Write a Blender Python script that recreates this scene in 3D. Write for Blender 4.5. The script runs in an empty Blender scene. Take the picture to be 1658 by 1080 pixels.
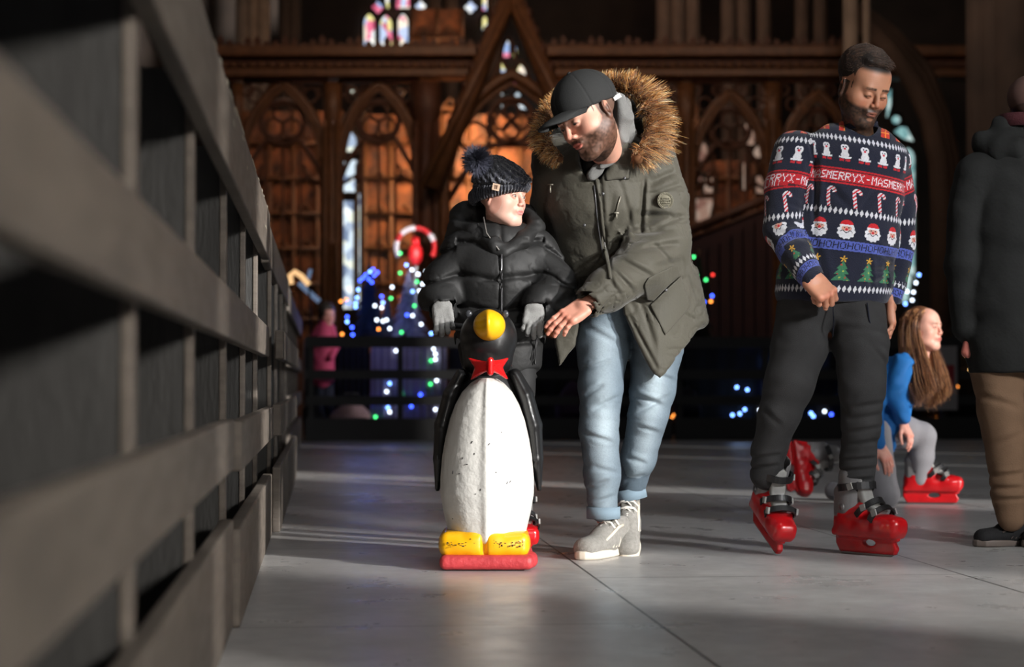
import bpy, math, random
import numpy as np
import openvdb
from mathutils import Vector, Matrix, Euler
SC = bpy.context.scene
rnd = random.Random(7)
# ---------------------------------------------------------------- camera
EYE = 0.62; FPX = 70.0/36.0*1658; PITCH = math.atan(80.0/FPX)
cam_data = bpy.data.cameras.new('camera'); cam = bpy.data.objects.new('camera', cam_data)
SC.collection.objects.link(cam); SC.camera = cam
cam_data.lens = 70; cam_data.sensor_width = 36; cam_data.clip_start = .05; cam_data.clip_end = 300
cam.location = (0, 0, EYE); cam.rotation_euler = (math.pi/2+PITCH, 0, 0)
cam_data.dof.use_dof = True; cam_data.dof.focus_distance = 6.95; cam_data.dof.aperture_fstop = 2.9
# ---------------------------------------------------------------- world and key light
w = bpy.data.worlds.new('world'); SC.world = w; w.use_nodes = True
w.node_tree.nodes['Background'].inputs[0].default_value = (.85, .9, 1, 1)
w.node_tree.nodes['Background'].inputs[1].default_value = .036
SUN_AZ = math.radians(40); SUN_EL = math.radians(14)
sun_data = bpy.data.lights.new('sun', 'SUN'); sun = bpy.data.objects.new('sun', sun_data); SC.collection.objects.link(sun)
sun_data.energy = 5.2; sun_data.angle = math.radians(1.6); sun_data.color = (1, .97, .93)
SUN_DIR = Vector((math.cos(SUN_AZ)*math.cos(SUN_EL), -math.sin(SUN_AZ)*math.cos(SUN_EL), math.sin(SUN_EL)))
sun.rotation_euler = SUN_DIR.to_track_quat('Z', 'Y').to_euler(); sun.location = (12, -6, 5)
def lamp(name, kind, loc, energy, color, size=1.0, aim=None, **kw):
    d = bpy.data.lights.new(name, kind); o = bpy.data.objects.new(name, d); SC.collection.objects.link(o)
    d.energy = energy; d.color = color; o.location = loc
    if kind == 'AREA': d.size = size
    elif kind != 'SUN': d.shadow_soft_size = size
    if aim is not None: o.rotation_euler = (Vector(loc)-Vector(aim)).to_track_quat('Z', 'Y').to_euler()
    for k, v in kw.items(): setattr(d, k, v)
    return o
lamp('jumper_man_fill', 'AREA', (4.6, 2.2, 3.0), 24, (.97, .98, 1), .6, (1.28, 7.3, 1.15), spread=math.radians(46))  # added fill without a visible source, brightens the man in the jumper
lamp('near_fence_fill', 'AREA', (2.6, -1.5, 1.9), 26, (1, .95, .89), .6, (-.3, 2.6, .8), spread=math.radians(62))  # unseen helper behind the camera that lifts the near fence rails
lamp('overhead_fill', 'AREA', (1.0, 4.5, 7.5), 60, (1, .98, .96), 2.5, (.8, 5.5, 0))  # broad fill added from above, no real fitting
lamp('far_ice_fill', 'AREA', (7.5, 12, 5.0), 60, (.95, .97, 1), 1.5, (1.5, 11, .3))  # soft light added for the far ice, no fixture stands there
SC.view_settings.view_transform = 'Standard'; SC.view_settings.look = 'None'
SC.view_settings.exposure = 0.0; SC.view_settings.gamma = 1.0; SC.view_settings.use_curve_mapping = False
SC.cycles.use_denoising = True; SC.cycles.max_bounces = 5
# ---------------------------------------------------------------- pixel <-> place
_c, _s = math.cos(PITCH), math.sin(PITCH)
def P(px, py, Y):
    u = (px-829)/FPX; v = (540-py)/FPX
    d = np.array([u, _c-_s*v, _s+_c*v]); return np.array([0, 0, EYE]) + d*(Y/d[1])
def proj(x, y, z):
    f = y*_c+(z-EYE)*_s; u = -y*_s+(z-EYE)*_c
    return 829+FPX*x/f, 540-FPX*u/f
class Ref:
    """measures taken at one distance: W(px,py,dy) is a place, R(px) a length"""
    def __init__(s, D): s.D = D
    def __call__(s, px, py, dy=0.): return P(px, py, s.D+dy)
    def R(s, r): return r*s.D/FPX
# ---------------------------------------------------------------- maths
def nrm(v): v = np.asarray(v, float); return v/np.linalg.norm(v)
def lin(c):
    c = np.asarray(c, float)
    return np.where(c <= .04045, c/12.92, ((c+.055)/1.055)**2.4)
def rgb(r, g, b): return tuple(lin(np.array([r, g, b])/255.0))
def _hash(ix, iy, iz):
    n = (ix*73856093) ^ (iy*19349663) ^ (iz*83492791)
    n = (n ^ (n >> 13)) * 1274126177
    return ((n & 0xffff).astype(np.float32))/65535.0
def vn(x, y, z, f=1.0, seed=0):
    x = np.asarray(x)*f+seed*17.3+500; y = np.asarray(y)*f+seed*5.7+500; z = np.asarray(z)*f+seed*9.1+500
    xi = np.floor(x).astype(np.int64); yi = np.floor(y).astype(np.int64); zi = np.floor(z).astype(np.int64)
    a = x-xi; b = y-yi; c = z-zi; a = a*a*(3-2*a); b = b*b*(3-2*b); c = c*c*(3-2*c)
    r = 0
    for i in (0, 1):
        for j in (0, 1):
            for k in (0, 1):
                r = r+_hash(xi+i, yi+j, zi+k)*(a if i else 1-a)*(b if j else 1-b)*(c if k else 1-c)
    return r*2-1
def rotm(ax=0, ay=0, az=0):
    return np.array(Euler((math.radians(ax), math.radians(ay), math.radians(az)), 'XYZ').to_matrix())
def frame(xdir, zhint):
    x = nrm(xdir); z = np.asarray(zhint, float); z = nrm(z-x*np.dot(x, z)); y = np.cross(z, x)
    return np.stack([x, y, z], 1)
# ---------------------------------------------------------------- solid shapes
def smin(a, b, k):
    if k <= 0: return np.minimum(a, b)
    h = np.clip(.5+.5*(b-a)/k, 0, 1); return b+(a-b)*h-k*h*(1-h)
class Solid:
    def __init__(s): s.p = []
    def _add(s, fn, lo, hi, k, op): s.p.append((fn, np.array(lo, float), np.array(hi, float), k, op)); return s
    def cap(s, a, b, ra, rb=None, k=.02, w=1., u=None, op='u'):
        rb = ra if rb is None else rb; a = np.asarray(a, float); b = np.asarray(b, float); ab = b-a; L2 = max(ab@ab, 1e-12)
        uu = None if u is None else nrm(u)
        def fn(X, Y, Z):
            dx, dy, dz = X-a[0], Y-a[1], Z-a[2]
            t = np.clip((dx*ab[0]+dy*ab[1]+dz*ab[2])/L2, 0, 1)
            qx, qy, qz = dx-t*ab[0], dy-t*ab[1], dz-t*ab[2]
            n2 = qx*qx+qy*qy+qz*qz
            if uu is not None:
                q = qx*uu[0]+qy*uu[1]+qz*uu[2]; n2 = n2-q*q+(q/w)**2
            return np.sqrt(np.maximum(n2, 0))-(ra+(rb-ra)*t)
        m = max(ra, rb)*max(1, w)
        return s._add(fn, np.minimum(a, b)-m, np.maximum(a, b)+m, k, op)
    def chain(s, pts, k=.02, w=1., u=None, op='u'):
        for p, q in zip(pts[:-1], pts[1:]): s.cap(p[0], q[0], p[1], q[1], k, w, u, op)
        return s
    def ell(s, c, r, k=.02, rot=None, op='u'):
        c = np.asarray(c, float); r = np.asarray(r, float)*np.ones(3); R = np.eye(3) if rot is None else rot
        def fn(X, Y, Z):
            dx, dy, dz = X-c[0], Y-c[1], Z-c[2]
            l = [dx*R[0, i]+dy*R[1, i]+dz*R[2, i] for i in range(3)]
            k0 = np.sqrt((l[0]/r[0])**2+(l[1]/r[1])**2+(l[2]/r[2])**2)
            k1 = np.sqrt((l[0]/r[0]**2)**2+(l[1]/r[1]**2)**2+(l[2]/r[2]**2)**2)
            return k0*(k0-1)/np.maximum(k1, 1e-9)
        e = np.abs(R)@r
        return s._add(fn, c-e, c+e, k, op)
    def box(s, c, h, r=.005, k=.0, rot=None, op='u'):
        c = np.asarray(c, float); h = np.asarray(h, float); R = np.eye(3) if rot is None else rot
        def fn(X, Y, Z):
            dx, dy, dz = X-c[0], Y-c[1], Z-c[2]
            q = [np.abs(dx*R[0, i]+dy*R[1, i]+dz*R[2, i])-h[i]+r for i in range(3)]
            return np.sqrt(sum(np.maximum(v, 0)**2 for v in q))+np.minimum(np.maximum(np.maximum(q[0], q[1]), q[2]), 0)-r
        e = np.abs(R)@h
        return s._add(fn, c-e, c+e, k, op)
    def slab(s, poly, yc, t, r=.01, k=.02, op='u', ax=(0, 2, 1)):
        """outline (pairs along axes ax[0],ax[1]) of half thickness t about yc along axis ax[2]"""
        P2 = np.asarray(poly, float); i0, i1, i2 = ax
        def fn(*A):
            a, b, c = A[i0], A[i1], A[i2]
            d2 = 1e9; sg = 1.0
            for j in range(len(P2)):
                v0 = P2[j]; v1 = P2[j-1]; e = v1-v0
                wx = a-v0[0]; wy = b-v0[1]; t_ = np.clip((wx*e[0]+wy*e[1])/(e@e), 0, 1)
                d2 = np.minimum(d2, (wx-e[0]*t_)**2+(wy-e[1]*t_)**2)
                c1 = b >= v0[1]; c2 = b < v1[1]; c3 = e[0]*wy > e[1]*wx
                fl = (c1 & c2 & c3) | (~c1 & ~c2 & ~c3); sg = np.where(fl, -sg, sg)
            d = sg*np.sqrt(d2)+r
            y0 = yc(a, b) if callable(yc) else yc
            q = np.abs(c-y0)-t+r
            return np.sqrt(np.maximum(d, 0)**2+np.maximum(q, 0)**2)+np.minimum(np.maximum(d, q), 0)-r
        lo = np.zeros(3); hi = np.zeros(3)
        lo[i0], lo[i1] = P2.min(0); hi[i0], hi[i1] = P2.max(0)
        if callable(yc):
            g = [yc(p[0], p[1]) for p in P2]+[yc(*P2.mean(0))]; lo[i2], hi[i2] = min(g)-t-.03, max(g)+t+.03
        else: lo[i2], hi[i2] = yc-t, yc+t
        return s._add(fn, lo, hi, k, op)
    def mesh(s, h, disp=None, M=None):
        adds = [p for p in s.p if p[4] == 'u']
        lo = np.min([p[1] for p in adds], 0)-4*h-.012; hi = np.max([p[2] for p in adds], 0)+4*h+.012
        n = np.ceil((hi-lo)/h).astype(int)+1
        ax = [(lo[i]+h*np.arange(n[i])).astype(np.float32) for i in range(3)]
        D = np.full(tuple(n), 9.0, np.float32)
        for fn, a, b, k, op in s.p:
            m = k+3*h
            i0 = np.clip(((a-m-lo)/h).astype(int), 0, n); i1 = np.clip(((b+m-lo)/h).astype(int)+2, 0, n)
            if np.any(i1 <= i0): continue
            sl = tuple(slice(i0[j], i1[j]) for j in range(3))
            v = fn(ax[0][sl[0]][:, None, None], ax[1][sl[1]][None, :, None], ax[2][sl[2]][None, None, :])
            if op == 'u': D[sl] = smin(D[sl], v, k)
            elif op == 's': D[sl] = -smin(-D[sl], v, k)
            elif op == 'i':
                D[:] = np.maximum(D, 0.0) if False else D; D[sl] = -smin(-D[sl], -v, k)
        if disp is not None:
            I = np.nonzero(np.abs(D) < .03+2*h)
            D[I] += disp(ax[0][I[0]], ax[1][I[1]], ax[2][I[2]]).astype(np.float32)
        g = openvdb.FloatGrid(3*h); g.copyFromArray(np.clip(D, -3*h, 3*h))
        pts, quads = g.convertToQuads(0.0)
        v = np.asarray(pts, float)*h+lo; q = np.asarray(quads, np.int64)
        if len(q):
            a = v[q[:, 0]]; nn = np.cross(v[q[:, 1]]-a, v[q[:, 2]]-a); mid = v[q].mean(1)
            if (mid*nn).sum() < 0: q = q[:, ::-1]
        if M is not None: v = v@np.asarray(M[0]).T+np.asarray(M[1])
        return v, q
def subdiv(v, q):
    """each quad into four"""
    e = np.sort(np.concatenate([q[:, [0, 1]], q[:, [1, 2]], q[:, [2, 3]], q[:, [3, 0]]]), 1)
    u, inv = np.unique(e, axis=0, return_inverse=True); inv = inv.reshape(-1)
    n = len(v); m = len(q); mid = v[u].mean(1); cen = v[q].mean(1)
    E = inv.reshape(4, m)+n; C = np.arange(m)+n+len(u)
    V = np.concatenate([v, mid, cen])
    Q = np.concatenate([np.stack([q[:, i], E[i], C, E[i-1]], 1) for i in range(4)])
    return V, Q
# ---------------------------------------------------------------- light mesh bits: lists of (verts, faces)
class MB:
    def __init__(s): s.v = []; s.f = []; s.n = 0; s.c = []
    def raw(s, v, f, col=None):
        v = np.asarray(v, float); s.v.append(v); s.f += [tuple(int(i)+s.n for i in q) for q in f]; s.n += len(v)
        s.c.append(np.tile(np.asarray(col if col is not None else (1, 1, 1), float), (len(v), 1))); return s
    def box(s, c, h, rot=None, col=None):
        c = np.asarray(c, float); h = np.asarray(h, float)
        k = np.array([(x, y, z) for x in (-1, 1) for y in (-1, 1) for z in (-1, 1)], float)*h
        if rot is not None: k = k@rot.T
        return s.raw(k+c, [(0, 1, 3, 2), (4, 6, 7, 5), (0, 4, 5, 1), (2, 3, 7, 6), (0, 2, 6, 4), (1, 5, 7, 3)], col)
    def tube(s, pts, r, n=8, col=None, close=False, flat=1., up=(0, 0, 1)):
        pts = np.asarray(pts, float); m = len(pts); r = np.ones(m)*r
        T = np.roll(pts, -1, 0)-np.roll(pts, 1, 0) if close else np.gradient(pts, axis=0)
        V = []
        for i in range(m):
            t = nrm(T[i]); a = np.cross(t, up)
            if np.linalg.norm(a) < 1e-3: a = np.cross(t, (0, 1, .01))
            a = nrm(a); b = np.cross(a, t)
            for j in range(n):
                q = 2*math.pi*j/n; V.append(pts[i]+r[i]*(a*math.cos(q)+b*math.sin(q)*flat))
        F = []
        for i in range(m if close else m-1):
            for j in range(n):
                i2 = (i+1) % m; F.append((i*n+j, i*n+(j+1) % n, i2*n+(j+1) % n, i2*n+j))
        if not close: F.append(tuple(range(n))[::-1]); F.append(tuple(range((m-1)*n, m*n)))
        return s.raw(V, F, col)
    def lathe(s, prof, c=(0, 0, 0), n=16, rot=None, col=None, sx=1, sy=1):
        V = []
        for r, z in prof:
            for j in range(n):
                q = 2*math.pi*j/n; V.append((r*math.cos(q)*sx, r*math.sin(q)*sy, z))
        F = [(i*n+j, i*n+(j+1) % n, (i+1)*n+(j+1) % n, (i+1)*n+j) for i in range(len(prof)-1) for j in range(n)]
        F.append(tuple(range(n))[::-1]); F.append(tuple(range((len(prof)-1)*n, len(prof)*n)))
        V = np.array(V)
        if rot is not None: V = V@rot.T
        return s.raw(V+np.asarray(c, float), F, col)
    def ball(s, c, r, n=12, col=None, rot=None, sc=(1, 1, 1)):
        m = n//2+1; V = []
        for i in range(m+1):
            a = math.pi*i/m
            for j in range(n):
                q = 2*math.pi*j/n; V.append((math.sin(a)*math.cos(q)*sc[0]*r, math.sin(a)*math.sin(q)*sc[1]*r, math.cos(a)*sc[2]*r))
        F = [(i*n+j, (i+1)*n+j, (i+1)*n+(j+1) % n, i*n+(j+1) % n) for i in range(m) for j in range(n)]
        V = np.array(V)
        if rot is not None: V = V@rot.T
        return s.raw(V+np.asarray(c, float), F, col)
    def prism(s, poly, y0, y1, ax=(0, 2, 1), col=None):
        n = len(poly); V = np.zeros((2*n, 3))
        for k, (a, b) in enumerate(poly):
            V[k, ax[0]] = V[n+k, ax[0]] = a; V[k, ax[1]] = V[n+k, ax[1]] = b; V[k, ax[2]] = y0; V[n+k, ax[2]] = y1
        F = [tuple(range(n)), tuple(range(n, 2*n))[::-1]]+[(k, n+k, n+(k+1) % n, (k+1) % n) for k in range(n)]
        return s.raw(V, F, col)
    def get(s): return np.concatenate(s.v), s.f
    def cols(s): return np.concatenate(s.c)
# ---------------------------------------------------------------- objects
def make_mesh(name, v, f, mat, cols=None, smooth=True):
    me = bpy.data.meshes.new(name)
    if isinstance(f, np.ndarray):
        me.vertices.add(len(v)); me.vertices.foreach_set('co', np.ascontiguousarray(v, np.float32).ravel())
        me.loops.add(f.size); me.loops.foreach_set('vertex_index', np.ascontiguousarray(f, np.int32).ravel())
        me.polygons.add(len(f)); me.polygons.foreach_set('loop_start', np.arange(0, f.size, f.shape[1], dtype=np.int32))
        me.update(calc_edges=True)
    else:
        me.from_pydata([tuple(p) for p in v], [], f)
    me.polygons.foreach_set('use_smooth', np.full(len(me.polygons), bool(smooth)))
    me.materials.append(mat)
    if cols is not None:
        a = me.color_attributes.new('col', 'FLOAT_COLOR', 'POINT')
        c = np.ones((len(v), 4), np.float32); c[:, :3] = cols; a.data.foreach_set('color', c.ravel())
    return me
def props(o, label=None, cat=None, group=None, kind=None):
    if label: o['label'] = label
    if cat: o['category'] = cat
    if group: o['group'] = group
    if kind: o['kind'] = kind
    return o
class Thing:
    def __init__(s, name, label, cat, loc=(0, 0, 0), group=None, kind=None):
        s.o = bpy.data.objects.new(name, None); SC.collection.objects.link(s.o); s.o.empty_display_size = .1
        s.loc = np.asarray(loc, float); s.o.location = s.loc; props(s.o, label, cat, group, kind)
    def add(s, name, vf, mat, parent=None, cols=None, label=None, smooth=True, kind=None, bevel=0):
        v, f = vf; o = bpy.data.objects.new(name, make_mesh(name, np.asarray(v)-s.loc, f, mat, cols, smooth))
        SC.collection.objects.link(o); o.parent = parent or s.o
        if label: o['label'] = label
        if kind: o['kind'] = kind
        if bevel: add_bevel(o, bevel)
        return o
def add_bevel(o, wd, seg=2):
    m = o.modifiers.new('bevel', 'BEVEL'); m.width = wd; m.segments = seg; m.limit_method = 'ANGLE'; m.angle_limit = math.radians(40)
def solo(name, vf, mat, label=None, cat=None, group=None, kind=None, cols=None, smooth=False, bevel=0, loc=None):
    v, f = vf; v = np.asarray(v, float)
    if loc is None: loc = np.array([v[:, 0].mean(), v[:, 1].mean(), v[:, 2].min()])
    o = bpy.data.objects.new(name, make_mesh(name, v-loc, f, mat, cols, smooth)); o.location = loc
    SC.collection.objects.link(o); props(o, label, cat, group, kind)
    if bevel: add_bevel(o, bevel)
    return o
def copy_tree(o, parent=None):
    c = o.copy(); SC.collection.objects.link(c); c.parent = parent
    for ch in list(o.children): copy_tree(ch, c)
    return c
# ---------------------------------------------------------------- materials
MATS = {}
def mat(name, color=(.5, .5, .5), rough=.6, attr=False, var=0., vscale=20., bump=0., bscale=200., stretch=(1, 1, 1), metal=0.,
        coat=0., sheen=0., emit=None, estr=0., c2=None, sss=0., spec=.5, wave=None, detail=4):
    if name in MATS: return MATS[name]
    m = bpy.data.materials.new(name); m.use_nodes = True; nt = m.node_tree; b = nt.nodes['Principled BSDF']; L = nt.links.new
    b.inputs['Roughness'].default_value = rough; b.inputs['Metallic'].default_value = metal
    b.inputs['Coat Weight'].default_value = coat; b.inputs['Sheen Weight'].default_value = sheen
    b.inputs['Specular IOR Level'].default_value = spec
    if sss: b.inputs['Subsurface Weight'].default_value = sss; b.inputs['Subsurface Radius'].default_value = (.012, .005, .003); b.inputs['Subsurface Scale'].default_value = 1.0
    b.inputs['Base Color'].default_value = (*color, 1)
    tc = nt.nodes.new('ShaderNodeTexCoord'); mp = nt.nodes.new('ShaderNodeMapping'); L(tc.outputs['Object'], mp.inputs[0]); mp.inputs['Scale'].default_value = stretch
    src = None
    if attr:
        at = nt.nodes.new('ShaderNodeAttribute'); at.attribute_name = 'col'; src = at.outputs['Color']
    if var or c2 is not None:
        nz = nt.nodes.new('ShaderNodeTexNoise'); nz.inputs['Scale'].default_value = vscale; nz.inputs['Detail'].default_value = detail; L(mp.outputs[0], nz.inputs['Vector'])
        mx = nt.nodes.new('ShaderNodeMix'); mx.data_type = 'RGBA'
        rr = nt.nodes.new('ShaderNodeMapRange'); rr.inputs['From Min'].default_value = .32; rr.inputs['From Max'].default_value = .68; L(nz.outputs['Fac'], rr.inputs['Value']); L(rr.outputs[0], mx.inputs['Factor'])
        if c2 is not None:
            mx.inputs['A'].default_value = (*color, 1); mx.inputs['B'].default_value = (*c2, 1); src = mx.outputs['Result']
        else:
            mx.blend_type = 'MULTIPLY'; mx.inputs['B'].default_value = (1-var, 1-var, 1-var, 1)
            if src is not None: L(src, mx.inputs['A'])
            else: mx.inputs['A'].default_value = (*color, 1)
            src = mx.outputs['Result']
    if src is not None: L(src, b.inputs['Base Color'])
    if bump:
        nz = nt.nodes.new('ShaderNodeTexNoise'); nz.inputs['Scale'].default_value = bscale; nz.inputs['Detail'].default_value = 5; L(mp.outputs[0], nz.inputs['Vector'])
        bp = nt.nodes.new('ShaderNodeBump'); bp.inputs['Strength'].default_value = bump; bp.inputs['Distance'].default_value = .01; h = nz.outputs['Fac']
        if wave:
            wv = nt.nodes.new('ShaderNodeTexWave'); wv.inputs['Scale'].default_value = wave[0]; wv.inputs['Distortion'].default_value = wave[1]; wv.bands_direction = wave[2]
            L(tc.outputs['Object'], wv.inputs['Vector']); h = wv.outputs['Fac']
        L(h, bp.inputs['Height']); L(bp.outputs[0], b.inputs['Normal'])
    if emit is not None:
        b.inputs['Emission Color'].default_value = (*emit, 1); b.inputs['Emission Strength'].default_value = estr
    MATS[name] = m; return m
def glow(name, color, strength):
    if name in MATS: return MATS[name]
    m = bpy.data.materials.new(name); m.use_nodes = True; nt = m.node_tree; nt.nodes.clear()
    e = nt.nodes.new('ShaderNodeEmission'); e.inputs[0].default_value = (*color, 1); e.inputs[1].default_value = strength
    o = nt.nodes.new('ShaderNodeOutputMaterial'); nt.links.new(e.outputs[0], o.inputs[0]); MATS[name] = m; return m
# ================================================================ the setting
RA = math.radians(5.39); UV = np.array([-math.sin(RA), math.cos(RA), 0]); VV = np.array([math.cos(RA), math.sin(RA), 0]); RR = np.stack([VV, UV, [0, 0, 1]], 1)
def RK(v, s, z): return VV*v+UV*s+np.array([0, 0, z])
def rbox(mb, v0, v1, s0, s1, z0, z1): return mb.box(RK((v0+v1)/2, (s0+s1)/2, (z0+z1)/2), ((v1-v0)/2, (s1-s0)/2, (z1-z0)/2), RR)
def prism_on(mb, pts, Y, t):
    q = [P(a, b, Y) for a, b in pts]; return mb.prism([(p[0], p[2]) for p in q], Y-t, Y+t)
# rink floor
def floor_mat():
    m = bpy.data.materials.new('skating_surface'); m.use_nodes = True; nt = m.node_tree; L = nt.links.new; b = nt.nodes['Principled BSDF']
    tc = nt.nodes.new('ShaderNodeTexCoord')
    br = nt.nodes.new('ShaderNodeTexBrick'); br.inputs['Scale'].default_value = 1; br.inputs['Brick Width'].default_value = 2.4; br.inputs['Row Height'].default_value = 1.2
    br.inputs['Mortar Size'].default_value = .005; br.inputs['Mortar Smooth'].default_value = .3
    br.inputs['Color1'].default_value = (.43, .422, .415, 1); br.inputs['Color2'].default_value = (.455, .448, .44, 1); br.inputs['Mortar'].default_value = (.07, .07, .07, 1)
    L(tc.outputs['Object'], br.inputs['Vector'])
    def noise(sc, stretch, det, a, b_):
        mp = nt.nodes.new('ShaderNodeMapping'); mp.inputs['Scale'].default_value = stretch; L(tc.outputs['Object'], mp.inputs[0])
        n = nt.nodes.new('ShaderNodeTexNoise'); n.inputs['Scale'].default_value = sc; n.inputs['Detail'].default_value = det; n.inputs['Roughness'].default_value = .65; L(mp.outputs[0], n.inputs['Vector'])
        r = nt.nodes.new('ShaderNodeMapRange'); r.inputs['From Min'].default_value = .3; r.inputs['From Max'].default_value = .7; r.inputs['To Min'].default_value = a; r.inputs['To Max'].default_value = b_; L(n.outputs['Fac'], r.inputs['Value']); return r.outputs[0]
    def mul(c, f):
        x = nt.nodes.new('ShaderNodeMix'); x.data_type = 'RGBA'; x.blend_type = 'MULTIPLY'; x.inputs['Factor'].default_value = 1; L(c, x.inputs['A']); L(f, x.inputs['B']); return x.outputs['Result']
    c = mul(br.outputs['Color'], noise(1.6, (1, 1, 1), 8, .8, 1.15)); c = mul(c, noise(14, (1, 1, 1), 8, .86, 1.1)); c = mul(c, noise(60, (1, .12, 1), 3, .9, 1.08))
    L(c, b.inputs['Base Color']); L(noise(3, (1, 1, 1), 6, .24, .42), b.inputs['Roughness'])
    bp = nt.nodes.new('ShaderNodeBump'); bp.inputs['Strength'].default_value = .12; bp.inputs['Distance'].default_value = .004; L(noise(90, (1, .3, 1), 4, 0, 1), bp.inputs['Height']); L(bp.outputs[0], b.inputs['Normal'])
    return m
fl = MB().box((0, 0, -.02), (15, 8.5, .02))
flo = solo('floor', fl.get(), floor_mat(), kind='structure', loc=np.zeros(3))
flo.rotation_euler = (0, 0, RA+math.pi/2); c0 = RK(.859-.222+7.1, 6.3, 0); flo.location = c0   # seams run with the long fence
v_c = .859-.222+7.1; k_ = round((v_c-.859)/1.2); flo.location = RK(.859+1.2*k_, 6.3, 0)
stone = mat('church_stone', rgb(88, 70, 58), .85, var=.5, vscale=1.5, bump=.4, bscale=14)
dstone = mat('dark_church_stone', rgb(62, 50, 42), .85, var=.55, vscale=1.3, bump=.4, bscale=10)
pave = mat('church_paving', rgb(52, 47, 44), .5, var=.4, vscale=1.2)
solo('floor', MB().box((0, 20, -.09), (26, 36, .04)).get(), pave, kind='structure', loc=np.zeros(3))
# right wall: lancet openings let the low sun in (outside the frame)
cs, sn = math.cos(SUN_AZ), math.sin(SUN_AZ)
lit = [(2.5, 3.0), (3.5, 3.8), (4.15, 5.98), (6.45, 6.62), (6.95, 7.2), (7.9, 8.1), (8.55, 9.7), (10.2, 10.45), (11.5, 11.9), (13.2, 13.7), (15.5, 16)]
ws = [((a-sn*9)/cs, (b-sn*9)/cs) for a, b in lit]
mb = MB(); last = -14.
for a, b in ws:
    mb.box((9.3, (last+a)/2, 4), (.3, (a-last)/2, 3.2)); last = b
mb.box((9.3, (last+42)/2, 4), (.3, (42-last)/2, 3.2)); mb.box((9.3, 14, .35), (.35, 28, .45)); mb.box((9.3, 14, 10.1), (.35, 28, 2.9))
solo('wall_right', mb.get(), stone, kind='structure')
solo('wall_back', MB().box((0, 43.5, 8), (26, .3, 8)).get(), dstone, kind='structure')
solo('wall_left', MB().box((-16, 15, 7), (.3, 29, 7)).get(), dstone, kind='structure')
# ---------------------------------------------------------------- rink fence
fence_paint = mat('fence_paint', rgb(120, 110, 100), .55, var=.35, vscale=5, bump=.25, bscale=30, stretch=(1, 1, 6))
panel_paint = mat('fence_panel_paint', rgb(60, 59, 57), .6, var=.3, vscale=4, bump=.25, bscale=20, stretch=(6, 6, 1))
rear_paint = mat('rear_fence_paint', rgb(30, 28, 28), .6, var=.3, vscale=5)
chip = mat('chipped_edge_paint', rgb(178, 170, 150), .7, var=.4, vscale=30)
def fence_run(label, v, s0, s1, rails, posts, kick=.26, dz=0., pm=None, fm=None, group=None):
    t = Thing('rink_fence', label, 'fence', RK(v-.02, (s0+s1)/2, 0), group)
    fm = fm or fence_paint
    for z0, z1, dv, a, b in rails:
        t.add('rail', rbox(MB(), v-.034+dv, v+dv, a, b, z0+dz, z1+dz).get(), fm, smooth=False, bevel=.005)
    for s in posts:
        p = t.add('post', rbox(MB(), v-.052, v-.0345, s-.006, s+.05, 0, 1.27+dz).get(), fm, smooth=False, bevel=.003)
        m = MB(); q = [RK(v-.053, s, 0), RK(v-.62, s, 0), RK(v-.62, s, .35), RK(v-.34, s, 1.24), RK(v-.053, s, 1.24)]
        q2 = [x+UV*.022 for x in q]; m.raw(q+q2, [(0, 1, 2, 3, 4), (9, 8, 7, 6, 5)]+[(i, i+5, (i+1) % 5+5, (i+1) % 5) for i in range(5)])
        t.add('brace_board', m.get(), pm or panel_paint, p, smooth=False)
    return t
tA = fence_run('long dark timber rink fence running away along the left of the ice, nearest stretch', -.221, .9, 8.2,
    [(1.12, 1.31, 0, .9, 8.15), (.725, .845, 0, .9, 8.1), (.405, .53, 0, .9, 5.0), (.40, .525, .018, 5.0, 8.1)],
    [1.45, 2.72, 3.95, 5.25, 6.5, 7.7])
tA.add('kick_board', rbox(MB(), -.262, -.228, .9, 5.1, 0, .275).get(), fence_paint, smooth=False, bevel=.006)
tA.add('kick_board', rbox(MB(), -.25, -.21, 5.1, 8.2, 0, .25).get(), fence_paint, smooth=False, bevel=.006)
m = MB()                                                   # worn pale chips along the top rail's edge
for i in range(34):
    s = rnd.uniform(3.6, 8.1); l = rnd.uniform(.02, .16); z = 1.31-rnd.choice([0, 0, 0, rnd.uniform(0, .14)])
    rbox(m, -.2212, -.2202, s, s+l, z-rnd.uniform(.004, .012), z)
tA.add('paint_chips', m.get(), chip, smooth=False, label='pale chipped paint', kind='stuff')
fence_run('middle stretch of timber rink fence with stepped kick board, beyond the nearest stretch', -.20, 8.35, 13.2,
    [(1.12, 1.29, -.03, 8.35, 13.1), (.72, .84, .03, 8.35, 13.1), (.40, .53, .02, 8.35, 13.1), (0, .27, .02, 8.35, 13.2)],
    [8.9, 10.1, 11.3, 12.5])
fence_run('far stretch of timber rink fence ending at the corner by the fairy lights', -.235, 13.3, 21.3,
    [(1.10, 1.27, 0, 13.3, 21.2), (.73, .85, 0, 13.3, 21.2), (.41, .53, 0, 13.3, 21.2), (0, .26, 0, 13.3, 21.3)],
    [13.9, 15.2, 16.5, 17.8, 19.1, 20.4])
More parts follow.
